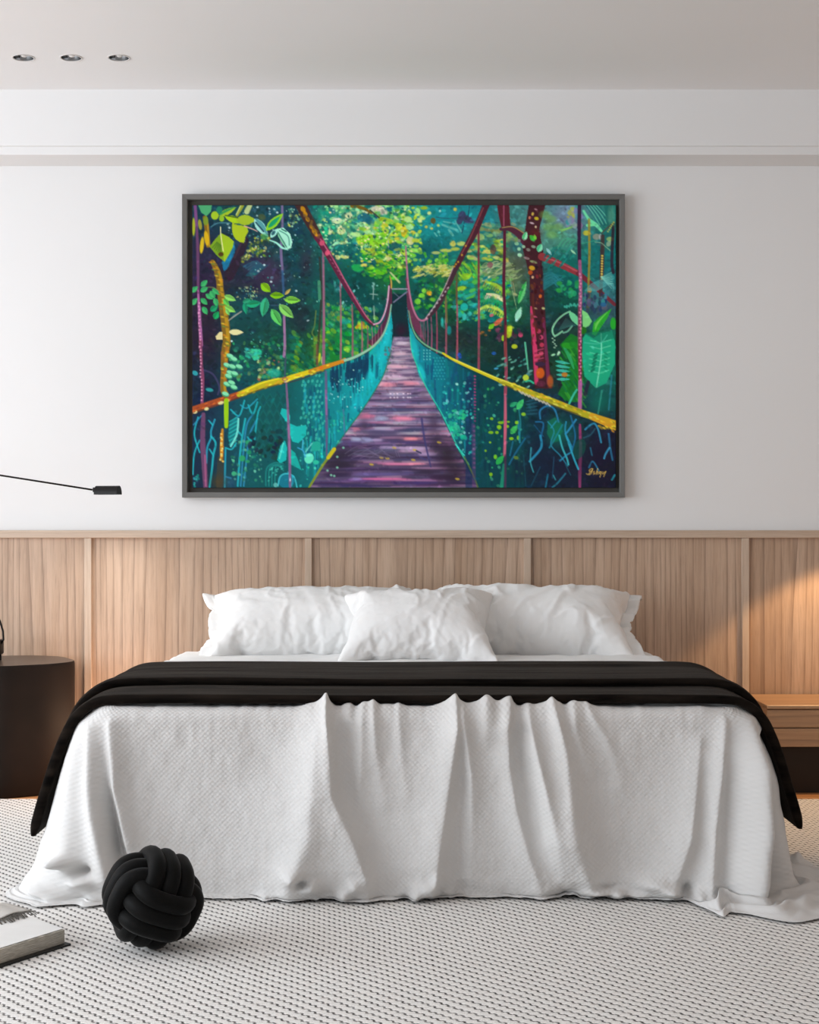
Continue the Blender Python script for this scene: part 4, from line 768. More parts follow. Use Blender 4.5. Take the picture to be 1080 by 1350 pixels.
# ---- coverlet draped over the foot of the bed
LZ = np.array([0, .09, .182, .316, .438, .50, .53, .56]); LO = np.array([.225, .165, .128, .092, .056, .028, .010, 0]); RO = np.array([.165, .142, .122, .096, .062, .030, .012, 0])
ZT = .552
folds = [  # ridge line (u, v, height in cm, left width, right width), on the foot face at 450 px per metre
    [(108,955,.6,14,16),(104,1034,1.4,24,24),(100,1110,1.4,30,24),(98,1180,.4,24,24)],
    [(125,962,.8,8,8),(136,1062,3.2,14,8),(144,1107,4.2,16,8),(150,1150,4.2,20,10),(152,1185,2,20,16)],
    [(147,955,.9,6,12),(154,1034,2.3,6,16),(172,1107,3.0,7,24),(184,1150,1.4,12,40)],
    [(427,918,1.2,9,5),(433,957,2.6,15,4),(437,1000,3.0,30,5),(439,1043,3.4,42,7),(450,1067,3.2,50,8),(468,1105,3.0,56,9),(484,1150,3.0,56,10),(486,1185,1.8,56,14)],
    [(418,945,.4,20,12),(412,1040,1.8,34,22),(406,1100,3.0,40,34),(392,1140,3.6,34,40),(384,1172,2.6,26,40)],
    [(477,938,.9,9,9),(476,1010,1.1,12,12),(474,1060,.4,14,14)],[(492,930,1.2,8,10),(496,990,1.1,12,14),(506,1050,.5,16,20)],[(525,932,.8,9,9),(528,980,.8,14,12),(534,1040,.3,14,14)],
    [(601,918,1.15,13,5),(602,959,2.6,24,8),(593,1018,3.0,40,11),(584,1078,3.2,52,14),(576,1137,3.2,56,9),(570,1170,2.4,50,12)],
    [(611,945,1.3,6,12),(620,1018,2.0,8,20),(622,1090,1.4,14,26),(620,1150,.6,20,30)],
    [(642,932,1.2,14,14),(640,965,.8,16,16)],
    [(678,918,1.15,16,5),(669,959,2.2,24,5),(670,1004,2.2,24,6),(679,1063,2.0,24,9),(694,1122,1.7,28,12),(709,1165,1.2,30,16)],
    [(697,945,1.0,7,10),(703,980,2.1,10,13),(715,1033,2.7,12,15),(730,1101,2.2,14,24),(740,1150,.6,20,30)],
    [(726,926,1.2,9,9),(736,953,2.0,16,10),(744,989,2.8,22,14),(750,1048,3.4,26,22),(756,1107,3.4,32,26),(774,1164,2.2,40,24)],
    [(752,928,1.0,8,9),(760,965,.8,8,12),(774,1010,.5,12,16)],[(772,930,.7,8,8),(800,975,.6,14,12),(818,1030,.3,16,16)],
    [(922,975,.5,18,8),(914,1036,1.6,34,9),(904,1100,2.6,44,11),(886,1150,2.4,50,18),(876,1180,1.2,40,24)],
    [(955,952,.8,12,6),(948,1010,2.0,17,8),(937,1087,2.4,20,9),(930,1160,2.6,24,12),(926,1185,2,24,16)],
    [(981,952,1.4,10,12),(984,1010,4.4,16,17),(984,1087,6.0,19,20),(977,1165,6.4,26,24),(974,1190,5,30,26)]]
grooves = [[(138,990,-.3,5,5),(146,1050,-1.2,6,6),(158,1107,-2.0,7,7),(167,1150,-1.5,10,10)],[(1004,975,-1.,7,6),(1010,1030,-3.4,12,6),(1016,1065,-5.0,15,7),(1026,1126,-6.5,20,8),(1034,1160,-6,22,9)],[(330,950,-.25,30,40),(352,1000,-.5,30,40),(370,1040,-.2,30,40)]]
def fold_field(U, V):
    D = np.zeros_like(U)
    for fl in folds+grooves:
        q = np.array(fl, float); vv = q[:, 1]
        ux, am, wl, wr = (np.interp(V, vv, q[:, k]) for k in (0, 2, 3, 4))
        fade = np.clip((V-vv[0]+14)/14, 0, 1)*np.clip((vv[-1]+26-V)/26, 0, 1); fade = fade*fade*(3-2*fade)
        d = U-ux; s = np.where(d < 0, -d/wl, d/wr); e = .28
        D += am*.022*fade*np.exp(-(np.sqrt(s*s+e*e)-e)*1.15)
    return D
curls = [(58,1168,16,7,2.2),(98,1130,10,9,4.4),(110,1141,14,8,-3.4),(118,1154,16,7,2.6),(78,1176,14,7,2.0),(132,1180,12,7,1.6),(388,1148,12,9,2.6),(400,1156,9,6,-2.4),(412,1160,12,8,2.4),(455,1172,8,7,2.0),(468,1160,10,8,1.6),(352,1178,9,5,1.2),(560,1166,16,9,1.8),(548,1176,7,6,1.6),
         (578,1152,8,9,1.4),(790,1172,16,5,2.0),(812,1176,9,6,2.2),(800,1164,14,4,-1.0),(858,1160,18,9,2.0),(880,1168,14,7,2.4),(900,1166,9,8,-2.2),(912,1172,9,9,2.2),(930,1180,10,6,2.6),(838,1176,16,5,1.2)]
def pool_len(u_front, side, s):
    """how far the hem runs out over the rug"""
    pass
def make_coverlet():
    st = []                                   # stations round the bed: x, y, normal, front-u, kind
    xl, xr, rc = BX-BW, BX+BW, .085
    for y in np.linspace(-.62, BF+rc, 120): st.append((xl, y, -1., 0., 540+450*(xl+.0)-(y-BF)*90, -1))
    for a in np.linspace(0, 90, 34)[1:-1]: n = (-math.cos(R(a)), -math.sin(R(a))); st.append((xl+rc+rc*n[0], BF+rc+rc*n[1], n[0], n[1], 540+450*(xl+rc+rc*n[0]), 0))
    for x in np.linspace(xl+rc, xr-rc, 500): st.append((x, BF, 0., -1., 540+450*x, 0))
    for a in np.linspace(90, 0, 34)[1:-1]: n = (math.cos(R(a)), -math.sin(R(a))); st.append((xr-rc+rc*n[0], BF+rc+rc*n[1], n[0], n[1], 540+450*(xr-rc+rc*n[0]), 0))
    for y in np.linspace(BF+rc, -.62, 120): st.append((xr, y, 1., 0., 540+450*xr+(y-BF)*90, 1))
    st = np.array(st); n = len(st)
    x, y, nx, ny, u0, kd = st.T
    s = np.concatenate([[0], np.cumsum(np.hypot(np.diff(x), np.diff(y)))])
    # profile rows: top (inset, z), rounded edge, drop, pool
    rows = [(i, ZT, 0) for i in np.linspace(.30, .045, 14)]
    re = .04
    rows += [(re-re*math.sin(R(a)), ZT-re+re*math.cos(R(a)), 0) for a in np.linspace(8, 82, 8)]
    rows += [(0., z, 0) for z in np.linspace(ZT-re-.002, .012, 100)]
    npool = 26; rows += [(0., .0075, k/npool) for k in range(1, npool+1)]
    P = []; UV = []
    V0 = lambda z: 687+450*(EYE-z)
    leftness = np.clip((-nx), 0, 1); rightness = np.clip(nx, 0, 1); frontness = np.clip(-ny, 0, 1)
    plen = np.full(n, .012)+.012*vn(s*7, s*0, 4)
    plen += .115*np.exp(-((u0-70)/55)**2)*(kd >= 0)*(kd < 1)*frontness**.7+.0*leftness*np.exp(-((y+2.0)/.25)**2)
    plen += .10*np.clip((u0-900)/40, 0, 1)*(kd == 0)+np.clip(rightness-.1, 0, 1)*.24*np.exp(-((y+2.02)/.34)**2)
    plen = np.clip(plen, .006, 1); arc = 0.; prev = None
    for (ins, z, pl) in rows:
        g = np.interp(z, LZ, LO)*leftness**1.5+np.interp(z, LZ, RO)*rightness**1.5+frontness*.028*(1-z/ZT)**1.3
        v = np.full(n, V0(z)); u = np.where((kd == 0) & (frontness < .999), 540+F*(x+nx*g)/(DIST+y+ny*g), u0)
        D = fold_field(u, v)*np.where(kd == 0, 1, 0)
        if ins > .03: D = D*np.exp(-((ins-.03)/.028)**2)
        # side folds
        side = np.where(kd != 0, 1., 0.)*(1-z/ZT)
        D = D+side*(.028*vn(s*6.5, np.full(n, z*1.2), 11)+.012*vn(s*15, np.full(n, z*2), 12))
        D = D+.0030*vn(s*9, np.full(n, z*7), 3)*(1 if ins < .05 else .3)+.0016*vn(s*26, np.full(n, z*15), 5)+.0009*vn(s*60, np.full(n, z*40), 6)
        # small puckers along the edge where the folds gather
        puck = np.exp(-((z-.545)/.035)**2)*np.exp(-max(0, ins-.04)/.02)
        gath = np.exp(-((u-470)/60)**2)+np.exp(-((u-720)/90)**2)
        D = D+.012*puck*gath*vn(s*34, np.full(n, z*5), 8)
        lift = np.zeros(n)
        for cu, cv, su, sv, am in curls:
            q = np.exp(-((u-cu)/su)**2-((v-cv)/sv)**2)*(kd == 0); D = D+q*am*.018
        e = np.clip(1-z/.095, 0, 1)**1.3
        D = D+e*(.030*(.35-np.abs(vn(s*13, np.full(n, z*11), 21)))+.016*(.3-np.abs(vn(s*27+vn(s*9, np.full(n, z*20), 24)*.6, np.full(n, z*24), 22))))*(frontness+.4)*np.clip(vn(s*4.5, s*0, 23)+.6, .1, 1)
        out = g-ins+D
        zz = np.full(n, z)
        if ins > 0: up = min(1, ins/.022); zz = zz+D*up*1.0; out = g-ins+D*(1-up)
        if pl > 0:
            out = out+pl*plen; wide = np.clip(plen/.1, 0, 1)
            hump = .024*np.abs(vn(s*10+pl*1.5, pl*plen*12+0*s, 31))+.016*np.abs(vn(s*24, pl*plen*26+0*s, 32))
            zz = zz*0+.007+wide*hump*(1-pl**3)*1.3+(1-wide)*.004*np.abs(vn(s*30, s*0+pl*2, 9))+.012*np.exp(-pl*14)*np.abs(vn(s*18, s*0, 40))
            D2 = wide*.018*vn(s*8, 0*s+pl*2.5, 33); out = out+D2
        # the hem lifts in little curls here and there
        if z < .03: zz = zz+np.clip(vn(s*14, s*0, 51)-.45, 0, 1)*.022*(1 if pl > .5 or pl == 0 else .6)
        if ins > 0: zz = np.minimum(zz, .554+.04*min(1, max(0, (.038-ins)/.010)))
        pt = np.stack([x+nx*out, y+ny*out, np.maximum(zz, .006)], -1)
        if prev is not None: arc += float(np.median(np.linalg.norm(pt-prev, axis=1)))
        prev = pt; P.append(pt); UV.append(np.stack([s, np.full(n, arc)], -1))
    t = NT('waffle_weave_cotton', .92, .08); uv = t.sep(t.uv()); k = 2*math.pi/.0150
    a = t.math('COSINE', t.math('MULTIPLY', uv[0], k)); b = t.math('COSINE', t.math('MULTIPLY', uv[1], k))
    h = t.math('ADD', t.math('MULTIPLY', a, b), t.math('MULTIPLY', t.noise(t.obj(), 500, 2), .5))
    nz = t.noise(t.obj(), 5, 2); t.col(t.ramp(nz, [(.3, (.64, .63, .617)), (.7, (.68, .67, .657))])); t.bump(h, .3, .0018); t.b.inputs['Sheen Weight'].default_value = .1
    o = mesh('coverlet', np.vstack(P), grid_faces(len(P), n), t.m, None, True, np.vstack(UV))
    return tag(o, 'white waffle weave coverlet hanging in folds over the foot of the bed', 'bedspread')
make_coverlet()

# ---- white top sheet between pillows and throw
def make_sheet():
    xs = np.linspace(-BW-.035, BW+.035, 220); ys = np.linspace(-1.42, -.30, 70); V = []
    for j, y in enumerate(ys):
        ax = np.abs(xs); dr = np.clip(ax-(BW-.03), 0, 1)
        z = .556+.004*vn(xs*5, np.full_like(xs, y*6), 61)+.003*vn(xs*16, np.full_like(xs, y*18), 62)-dr*dr*22
        z += .012*np.exp(-((y+.82+.03*vn(xs*3, xs*0, 63))/.035)**2)+.008*np.exp(-((y+.62+.04*vn(xs*2.4, xs*0, 64))/.03)**2)
        V.append(np.stack([BX+xs+np.sign(xs)*(dr > 0)*.004, np.full_like(xs, y)+.012*vn(xs*4, xs*0+j*.02, 66), z], -1))
    o = mesh('bed_sheet', np.vstack(V), grid_faces(len(ys), len(xs)), M_SHEET, None, True)
    m = o.modifiers.new('thickness', 'SOLIDIFY'); m.thickness = .003; m.offset = 1
    tag(o, 'smooth white top sheet showing between the pillows and the black throw', 'sheet')
make_sheet()

# ---- black throw folded in two layers across the foot, hanging down both sides
def make_throw():
    LP = [(-1.098,.165),(-1.090,.20),(-1.074,.26),(-1.056,.316),(-1.036,.38),(-1.012,.44),(-.985,.495),(-.955,.530),(-.915,.553),(-.86,.557),(-.75,.558)]
    RP = [(.81,.558),(.92,.557),(.972,.553),(1.012,.530),(1.040,.495),(1.064,.44),(1.086,.38),(1.104,.316),(1.122,.26),(1.136,.21),(1.142,.185)]
    pts = np.array(LP+[(x, .558) for x in np.linspace(-.65, .70, 14)]+RP)
    d = np.concatenate([[0], np.cumsum(np.hypot(*np.diff(pts, axis=0).T))]); L = d[-1]
    ss = np.linspace(0, L, 360); px, pz = np.interp(ss, d, pts[:, 0]), np.interp(ss, d, pts[:, 1])
    for _ in range(6):
        px[1:-1] = (px[:-2]+2*px[1:-1]+px[2:])/4; pz[1:-1] = (pz[:-2]+2*pz[1:-1]+pz[2:])/4
    tx, tz = np.gradient(px, ss), np.gradient(pz, ss); q = np.hypot(tx, tz); nx, nz = -tz/q, tx/q      # outward normal
    top = np.clip((pz-.50)/.06, 0, 1)
    endt = np.clip(np.minimum(ss, L-ss)/.05, 0, 1)**.5
    # cross-section loop: (y, height, how much it sags/wrinkles)
    def loop(y0, y1, h0, h1, nf=10, nt=40):
        r = (h1-h0)/2; c = []
        for a in np.linspace(-90, -270, nf): c.append((y0+r+r*math.cos(R(a)), (h0+h1)/2+r*math.sin(R(a)), 0))
        for y in np.linspace(y0+r, y1-r, nt)[1:-1]: c.append((y, h1, 1))
        for a in np.linspace(90, -90, nf): c.append((y1-r+r*math.cos(R(a)), (h0+h1)/2+r*math.sin(R(a)), 0))
        for y in np.linspace(y1-r, y0+r, 12)[1:-1]: c.append((y, h0, 0))
        return np.array(c)
    t = NT('black_velvet_throw', .8, .03); o_ = t.obj(); nn = t.noise(t.mapping(o_, (.12, 1, 1)), 34, 3, .55)
    t.col(t.ramp(nn, [(.35, (.0025, .002, .0017)), (.7, (.017, .0125, .0098))])); t.bump(t.math('ADD', t.math('MULTIPLY', nn, .9), t.noise(o_, 700, 2)), .3, .004)
    t.b.inputs['Sheen Weight'].default_value = .07; t.b.inputs['Sheen Roughness'].default_value = .35; t.b.inputs['Sheen Tint'].default_value = (.9, .78, .68, 1)
    V = []; F = []
    for (y0, y1, h0, h1, seed, trim) in [(-2.066, -1.40, .002, .029, 1, 0.), (-1.845, -1.29, .0295, .054, 2, .05)]:
        c = loop(y0, y1, h0, h1); m = len(c); base = len(V); i0 = int(trim/L*360); idx = range(i0, 360-i0)
        for i in idx:
            s = ss[i]; et = np.clip(min(s-trim, L-trim-s)/.035, 0.02, 1)**.5
            wy = (.006 if seed == 1 else .016)*vn(np.array([s*1.3]), np.array([seed*3.]), 71)[0]+(.003 if seed == 1 else .007)*vn(np.array([s*4.]), np.array([seed*5.]), 72)[0]
            side = 1-top[i]
            for (yy, hh, k) in c:
                w = .005*vn(np.array([s*1.6]), np.array([yy*11]), 73+seed)[0]+.0025*vn(np.array([s*3]), np.array([yy*30]), 74+seed)[0]
                hm = (h0+h1)/2; h2 = hm+(hh-hm)*(.3+.7*et)
                if k: h2 += w
                else: h2 += w*.35*(1 if hh > hm else 0)
                f = (yy-y0)/(y1-y0); h2 *= 1+.12*side
                V.append((px[i]+nx[i]*h2, yy+wy+side*.03*(1-f)*0, pz[i]+nz[i]*h2))
        nI = len(idx)
        F += [tuple(base+q for q in f) for f in grid_faces(nI, m, True)]
        F.append(tuple(base+j for j in range(m))[::-1]); F.append(tuple(base+(nI-1)*m+j for j in range(m)))
    o = mesh('throw_blanket', V, F, t.m, None, True)
    bm = bmesh.new(); bm.from_mesh(o.data); bmesh.ops.recalc_face_normals(bm, faces=bm.faces); bm.to_mesh(o.data); bm.free()
    tag(o, 'black velvety throw folded in two layers across the foot of the bed', 'blanket')
make_throw()

# ---------------------------------------------------------------- pillows: sewn flat, then blown up by the cloth solver
def sewn_pillow(w, h, nx, ny, press, frames, seed, shrink=0.):
    rnd = np.random.RandomState(seed); V = []; F = []; idx = {}
    for side in (1, -1):
        for i in range(nx+1):
            for j in range(ny+1):
                b = i in (0, nx) or j in (0, ny)
                if b and (i, j, 0) in idx: continue
                a, c = i/nx*2-1, j/ny*2-1
                inx = 1-.035*(c*c) ; iny = 1-.05*(a*a)
                idx[(i, j, 0 if b else side)] = len(V)
                V.append((a*w/2, c*h/2, 0 if b else side*(.012*(1-a**4)*(1-c**4))+rnd.uniform(-.0012, .0012)))
        g = lambda i, j: idx.get((i, j, 0), idx.get((i, j, side)))
        for i in range(nx):
            for j in range(ny):
                q = (g(i, j), g(i+1, j), g(i+1, j+1), g(i, j+1)); F.append(q if side > 0 else q[::-1])
    o = mesh('sewing', V, F)
    m = o.modifiers.new('cloth', 'CLOTH'); s = m.settings
    s.quality = 6; s.mass = .25; s.tension_stiffness = 18; s.compression_stiffness = 18; s.shear_stiffness = 6; s.bending_stiffness = .06
    s.tension_damping = 8; s.compression_damping = 8; s.shear_damping = 6; s.bending_damping = .5; s.air_damping = 3
    s.use_pressure = True; s.uniform_pressure_force = press; s.effector_weights.gravity = 0; s.shrink_min = shrink
    m.collision_settings.use_collision = False
    m.point_cache.frame_start = 1; m.point_cache.frame_end = frames
    for f in range(1, frames+1): SC.frame_set(f)
    e = o.evaluated_get(bpy.context.evaluated_depsgraph_get()); me = e.to_mesh()
    co = np.empty(len(me.vertices)*3, np.float32); me.vertices.foreach_get('co', co); e.to_mesh_clear()
    bpy.data.objects.remove(o, do_unlink=True); SC.frame_set(1)
    return co.reshape(-1, 3), F, idx
def wrinkle(co, k, seed, tilt):
    """soft creases that run across the cover"""
    x, y = co[:, 0], co[:, 1]; sg = np.sign(co[:, 2]); c, n = math.cos(tilt), math.sin(tilt)
    a, b = x*c+y*n, -x*n+y*c
    r = 1-np.abs(vn(a*11+vn(x*6, y*6, seed+2)*.9, b*3.0, seed))*2.2; r = np.clip(r, 0, 1)**2
    r2 = 1-np.abs(vn(a*17, b*6+vn(x*9, y*9, seed+3)*.6, seed+1))*2.4; r2 = np.clip(r2, 0, 1)**2
    amt = np.clip(vn(x*4, y*5, seed+7)+.75, 0, 1.2)
    a3, b3 = x*math.cos(tilt+.9)+y*math.sin(tilt+.9), -x*math.sin(tilt+.9)+y*math.cos(tilt+.9)
    r3 = 1-np.abs(vn(a3*30+vn(x*8, y*8, seed+5)*.7, b3*8, seed+4))*2.2; r3 = np.clip(r3, 0, 1)**2*np.clip(vn(x*5, y*6, seed+9)+.3, 0, 1)
    co = co.copy(); co[:, 2] += sg*k*((r*.9+r2*.55)*amt+r3*.45); return co
def pillow(name, label, group, cat, w, h, press, seed, loc, lean, yaw, roll, mat, k=.008, flange=None, nx=90, ny=50):
    co, F, idx = sewn_pillow(w, h, nx, ny, press, 34, seed)
    co = wrinkle(co, k, seed*13, .5+seed)
    root = empty(name, loc, label, cat, group)
    o = mesh('pillow_cover' if flange else 'cushion_cover', co, F, mat, root, True)
    sd = o.modifiers.new('smooth', 'SUBSURF'); sd.levels = sd.render_levels = 1
    if flange:
        # flat open end of the pillowcase beyond the filling
        xs = np.linspace(0, .052, 7); rim = [idx[(nx if flange > 0 else 0, j, 0)] for j in range(ny+1)]; V = []
        for q in xs:
            for j, r in enumerate(rim):
                c = co[r]; t = j/ny*2-1
                V.append((c[0]+flange*(q-.004), c[1]*(1+q*.5), c[2]+.010*vn(np.array([t*4.]), np.array([q*30.+seed]), 90)[0]*q/.05))
        fl = mesh('pillowcase_hem', V, grid_faces(len(xs), ny+1), mat, root, True)
        sm = fl.modifiers.new('thickness', 'SOLIDIFY'); sm.thickness = .004; sm.offset = 0
    root.matrix_basis = Matrix.Translation(loc) @ Matrix.Rotation(yaw, 4, 'Z') @ Matrix.Rotation(lean, 4, 'X') @ Matrix.Rotation(roll, 4, 'Z')
    return root
PG = 'sleeping pillows against the panelling'
pillow('pillow', 'large white pillow on the left, leaning on the oak panelling', PG, 'pillow', .93, .50, 3.4, 3, (-.395, -.33, .665), R(33), R(2), R(1), M_PIL, .017, -1)
pillow('pillow', 'large white pillow on the right, leaning on the oak panelling', PG, 'pillow', .93, .50, 3.4, 8, (.495, -.33, .665), R(33), R(-2), R(-2), M_PIL, .018, 1)
pillow('cushion', 'small white cushion in front, between the two large pillows', None, 'cushion', .68, .48, 3.2, 5, (.035, -.575, .672), R(34), R(0), R(-1), cotton('cushion_cotton', (.87, .86, .85), .9, 500, .3), .017, None, 70, 50)

# ---------------------------------------------------------------- knotted floor cushion
def make_knot():
    b = MB(); r = .0255; Rr = .134
    for ax in range(3):
        for k in (-1, 0, 1):
            pts = []
            for a in np.linspace(0, 2*math.pi, 72, endpoint=False):
                c, s = math.cos(a), math.sin(a)
                e = .64; X = math.copysign(abs(c)**e, c)*(Rr-r*(1.0 if k == 0 else 1.12)); Y = math.copysign(abs(s)**e, s)*(.079 if k == 0 else .074)
                p = (X, Y, k*r*1.80*(1-.10*abs(c)**3))
                pts.append(Vector((p[ax % 3], p[(ax+1) % 3], p[(ax+2) % 3])) if ax == 0 else Vector({1: (p[2], p[0], p[1]), 2: (p[1], p[2], p[0])}[ax]))
            b.tube(pts, r, 16, True)
    t = NT('black_velour', .6, .08); n = t.noise(t.obj(), 400, 2); t.col(t.ramp(n, [(.3, (.0025, .0025, .0025)), (.7, (.006, .0058, .0055))])); t.bump(n, .15, .002)
    t.b.inputs['Sheen Weight'].default_value = .06; t.b.inputs['Sheen Roughness'].default_value = .4
    o = b.build('knot_cushion', t.m, None, True); o.location = (-.660, -2.63, .128); o.scale = (.935, .935, .935)
    o.rotation_euler = KNOT_ROT.to_euler()
    o.location.z = .001-min((KNOT_ROT @ v.co).z for v in o.data.vertices)*.935
    tag(o, 'round black knotted cushion on the rug by the foot of the bed', 'cushion')
KNOT_ROT = Matrix.Rotation(R(16), 3, 'X') @ Matrix.Rotation(R(20), 3, 'Z') @ Matrix.Rotation(R(28+90), 3, 'Y')
make_knot()

# ---------------------------------------------------------------- open book and fringed cloth, lower left
def make_book():
    C = Vector((-.878, -2.60, 0)); e1 = Vector((-.55, -.835, 0)); e2 = Vector((-.80, .60, 0)).normalized(); L1, L2 = .27, .34
    bk = empty('book', C, 'thick open book with blank pages and dark cover on the rug, bottom left', 'book')
    def P(a, b, z): return C+e1*a+e2*b+Vector((0, 0, z))
    M_PAGE = plain('page_paper', (.80, .79, .77), .85, .1)
    t = NT('page_edges', .85, .1); z = t.sep(t.obj())[2]; ln = t.noise(t.mapping(t.obj(), (.05, .05, 1)), 900, 2)
    t.col(t.ramp(ln, [(.3, lin(150,144,132)), (.7, lin(206,200,188))])); t.bump(ln, .3, .001)
    def slab(a0, a1, b0, b1, z0, zf, name, mat, nb=24):
        V = []; F = []
        for j in range(nb+1):
            b_ = b0+(b1-b0)*j/nb
            zt = zf(j/nb); V += [P(a0, b_, z0), P(a1, b_, z0), P(a0, b_, zt), P(a1, b_, zt)]
        for j in range(nb):
            q = j*4; F += [(q+2, q+3, q+7, q+6), (q, q+4, q+5, q+1), (q, q+2, q+6, q+4), (q+1, q+5, q+7, q+3)]
        F += [(0, 1, 3, 2), (nb*4, nb*4+2, nb*4+3, nb*4+1)]
        o = mesh(name, [tuple(v-C) for v in V], F, mat, bk); return o
    slab(0, L1, 0, L2, .0005, lambda f: .0055, 'cover', plain('book_cover_dark', (.018, .018, .016), .5))
    pf = lambda f: .040+.012*math.sin(f*math.pi*.5)-.03*max(0, f-.86)**1.0
    slab(.008, L1-.006, .016, L2-.01, .0056, pf, 'page_block', t.m)
    slab(.006, L1-.004, .022, L2-.012, .0535-.012, lambda f: pf(f)+.0022, 'open_page', M_PAGE)
    for f in bk.children[-1].data.polygons: f.use_smooth = False
    # fringed cloth lying on the far half
    cl = empty('fringed_cloth', P(.05, .21, .056), 'small grey fringed cloth corner lying on the open book', 'cloth')
    V = []; n = 14
    for i in range(n+1):
        for j in range(n+1):
            a, b_ = -.02+.12*i/n, .185+.12*j/n
            V.append(tuple(P(a, b_, pf(min(1, (b_-.01)/(L2-.02)))+.008+.012*math.exp(-((i/n-.5)/.3)**2)*(.5+.5*j/n))-cl.location))
    o = mesh('cloth_body', V, grid_faces(n+1, n+1), plain('grey_linen', lin(196,192,186), .95), cl, True); m = o.modifiers.new('thickness', 'SOLIDIFY'); m.thickness = .002; m.offset = 0
    rr = random.Random(3); fb = MB()
    for i in range(22):
        a = -.02+.12*i/21; q0 = P(a, .187, pf(.55)+.006+.006*math.exp(-((i/21-.5)/.3)**2)); q1 = P(a+rr.uniform(-.008, .004), .187-rr.uniform(.022, .034), pf(.45)+.0035)
        fb.tube([q0, (q0+q1)/2+Vector((0, 0, .003)), q1], .0013, 5)
    fb.build('fringe', plain('grey_fringe', lin(96,92,86), .95), cl)
make_book()

# ---------------------------------------------------------------- side table on the left
def make_side_table():
    cx, cy, r0, h = -1.642, -.282, .236, .520
    t = NT('dark_brown_lacquer', .62, .12); n = t.noise(t.obj(), 5, 2); t.col(t.ramp(n, [(.3, (.012, .008, .006)), (.7, (.018, .011, .008))]))
    root = empty('side_table', (cx, cy, 0), 'dark brown drum side table with a wavy outline left of the bed', 'side table')
    rad = lambda a: r0*(1+.040*math.cos(3*a+.5)+.028*math.cos(5*a+1.2)+.012*math.cos(8*a))
    N = 120; prof = [(.985, -.010), (1, -.004), (1, h-.012), (.994, h-.004), (.982, h)]
    V = [(rad(a)*k*math.cos(a), rad(a)*k*math.sin(a), z) for k, z in prof for a in [2*math.pi*j/N for j in range(N)]]
    F = grid_faces(len(prof), N, True); F.append(tuple(range(N))[::-1]); 
    mesh('table_body', V, F, t.m, root, True)
    t2 = NT('brown_table_top', .32, .45); n = t2.noise(t2.obj(), 6, 2); t2.col(t2.ramp(n, [(.3, (.055, .036, .027)), (.7, (.075, .050, .037))]))
    V = [(0, 0, h-.001)]+[(rad(a)*.983*math.cos(a), rad(a)*.983*math.sin(a), h) for a in [2*math.pi*j/N for j in range(N)]]
    mesh('table_top', V, [(0, 1+j, 1+(j+1) % N) for j in range(N)], t2.m, root)
make_side_table()

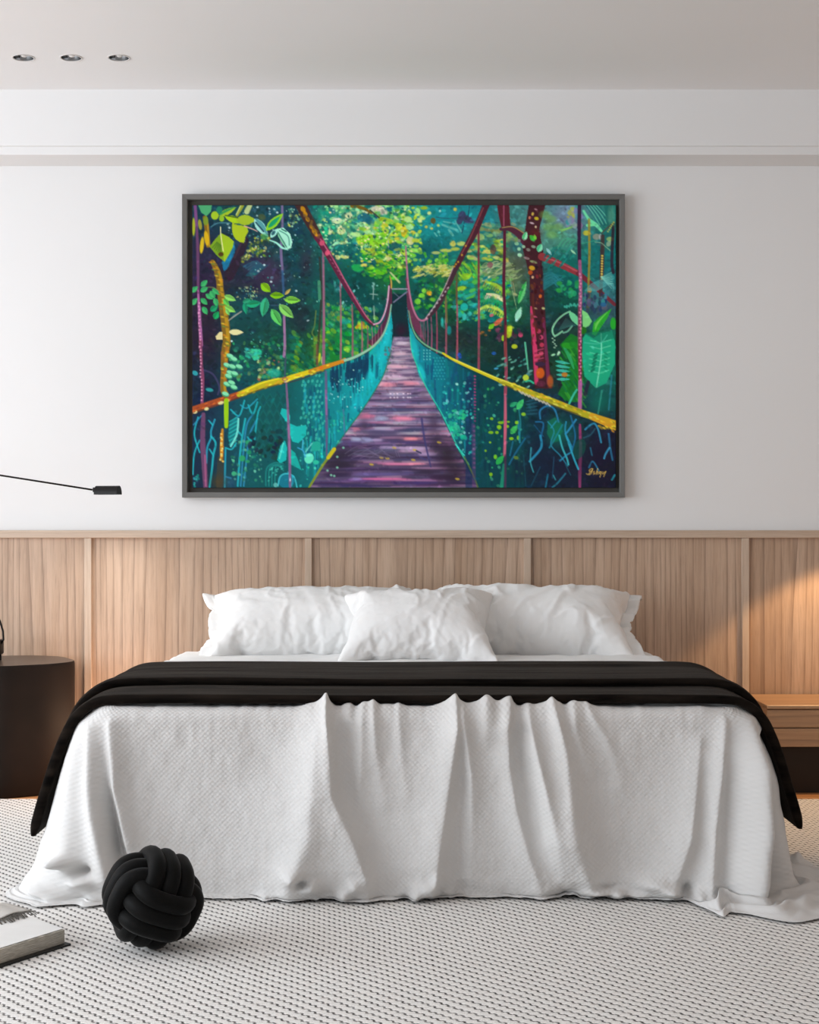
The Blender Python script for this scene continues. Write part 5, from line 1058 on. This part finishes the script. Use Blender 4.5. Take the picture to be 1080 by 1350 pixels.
# ---------------------------------------------------------------- jointed reading lamps
def reading_lamp(loc, sx, label, joint, head, yaw):
    root = empty('reading_lamp', loc, label, 'lamp', 'jointed reading lamps'); x0, y0, z0 = loc
    MB().box(x0-.075, x0+.062, y0-.035, y0+.035, z0+.024, z0+.086, .006).build('lamp_base', M_BLK, root, auto=40)
    for a in (-.055, .045):
        for b in (-.022, .022): MB().lathe([(.001, 0), (.010, 0), (.010, .025), (.001, .025)], 12, (x0+a, y0+b, z0)).build('foot', M_BLK, root)
    J = Vector(joint); q = Vector((x0+sx*.058, y0-.004, z0+.066))
    arc = [q, q+Vector((sx*.012, 0, .020)), q+Vector((sx*.010, 0, .055)), q+Vector((-sx*.002, 0, .095)), q+Vector((-sx*.018, 0, .13))]
    MB().tube(arc+[J], .0042, 10).build('lower_arm', M_BLK, root, True)
    MB().lathe([(.001, -.014), (.011, -.014), (.011, .014), (.001, .014)], 16, J).build('joint', M_BLK, root, True)
    H = Vector(head); kn = H+Vector((-sx*.064, 0, .002))
    MB().tube([J, kn], .0038, 10).build('upper_arm', M_BLK, root, True)
    Mx = Matrix.Translation(H) @ Matrix.Rotation(yaw, 4, 'Z')
    MB().box(-.067, -.050, -.007, .007, -.008, .012, .002, 1, Mx if sx > 0 else Mx @ Matrix.Rotation(math.pi, 4, 'Z')).build('knuckle', M_BLK, root)
    b = MB(); rr = .0225; n = 20; outer = []; inner = []
    for k in range(n+1):
        a = math.pi*k/n; outer.append((rr*math.cos(a), rr*1.62*math.sin(a))); inner.append(((rr-.002)*math.cos(a), (rr-.002)*1.62*math.sin(a)))
    sec = outer+inner[::-1]; A = []
    for xx in (-.053, .053): A.append([b.bm.verts.new(Mx @ Vector((xx, y, z-.018))) for y, z in sec])
    m = len(sec)
    for j in range(m): b.bm.faces.new((A[0][j], A[0][(j+1) % m], A[1][(j+1) % m], A[1][j]))
    for k in (0, 1): b.bm.faces.new([A[k][j] for j in range(n+1)])
    for k in (0, 1):
        for j in range(n): b.bm.faces.new((A[k][j], A[k][j+1], A[k][m-2-j], A[k][m-1-j]))
    b.build('lamp_head', M_BLK, root, auto=50)
    return root
TB = .520
reading_lamp((-1.762, -.27, TB), 1, 'black jointed reading lamp on the side table, half cylinder head over the bed', (-2.05, -.27, 1.345), (-1.252, -.30, 1.228), R(-16))

# ---------------------------------------------------------------- nightstand on the right
nsx0, nsx1 = 1.452, 2.35
nst = empty('nightstand', ((nsx0+nsx1)/2, -.2, 0), 'low oak nightstand with a drawer, lit by a lamp right of the bed', 'nightstand')
MB().box(nsx0, nsx1, -.424, -.034, .336, .351, .002, 1).build('nightstand_top', M_NIGHT, nst)
MB().box(nsx0+.003, nsx1-.003, -.408, -.034, .182, .3345).build('nightstand_body', M_NIGHT, nst)
MB().box(nsx0+.002, nsx1-.002, -.422, -.409, .182, .256, .0015, 1).build('drawer_front', M_NIGHT, nst)
MB().box(nsx0+.002, nsx1-.002, -.422, -.409, .261, .3325, .0015, 1).build('drawer_front', M_NIGHT, nst)
MB().box(nsx0+.05, nsx1-.03, -.385, -.05, -.011, .181).build('plinth', plain('plinth_dark_brown', (.020, .013, .009), .6), nst)
reading_lamp((2.20, -.25, .351), -1, 'black jointed reading lamp standing on the oak nightstand', (2.45, -.25, 1.30), (1.90, -.44, 1.345), R(12))
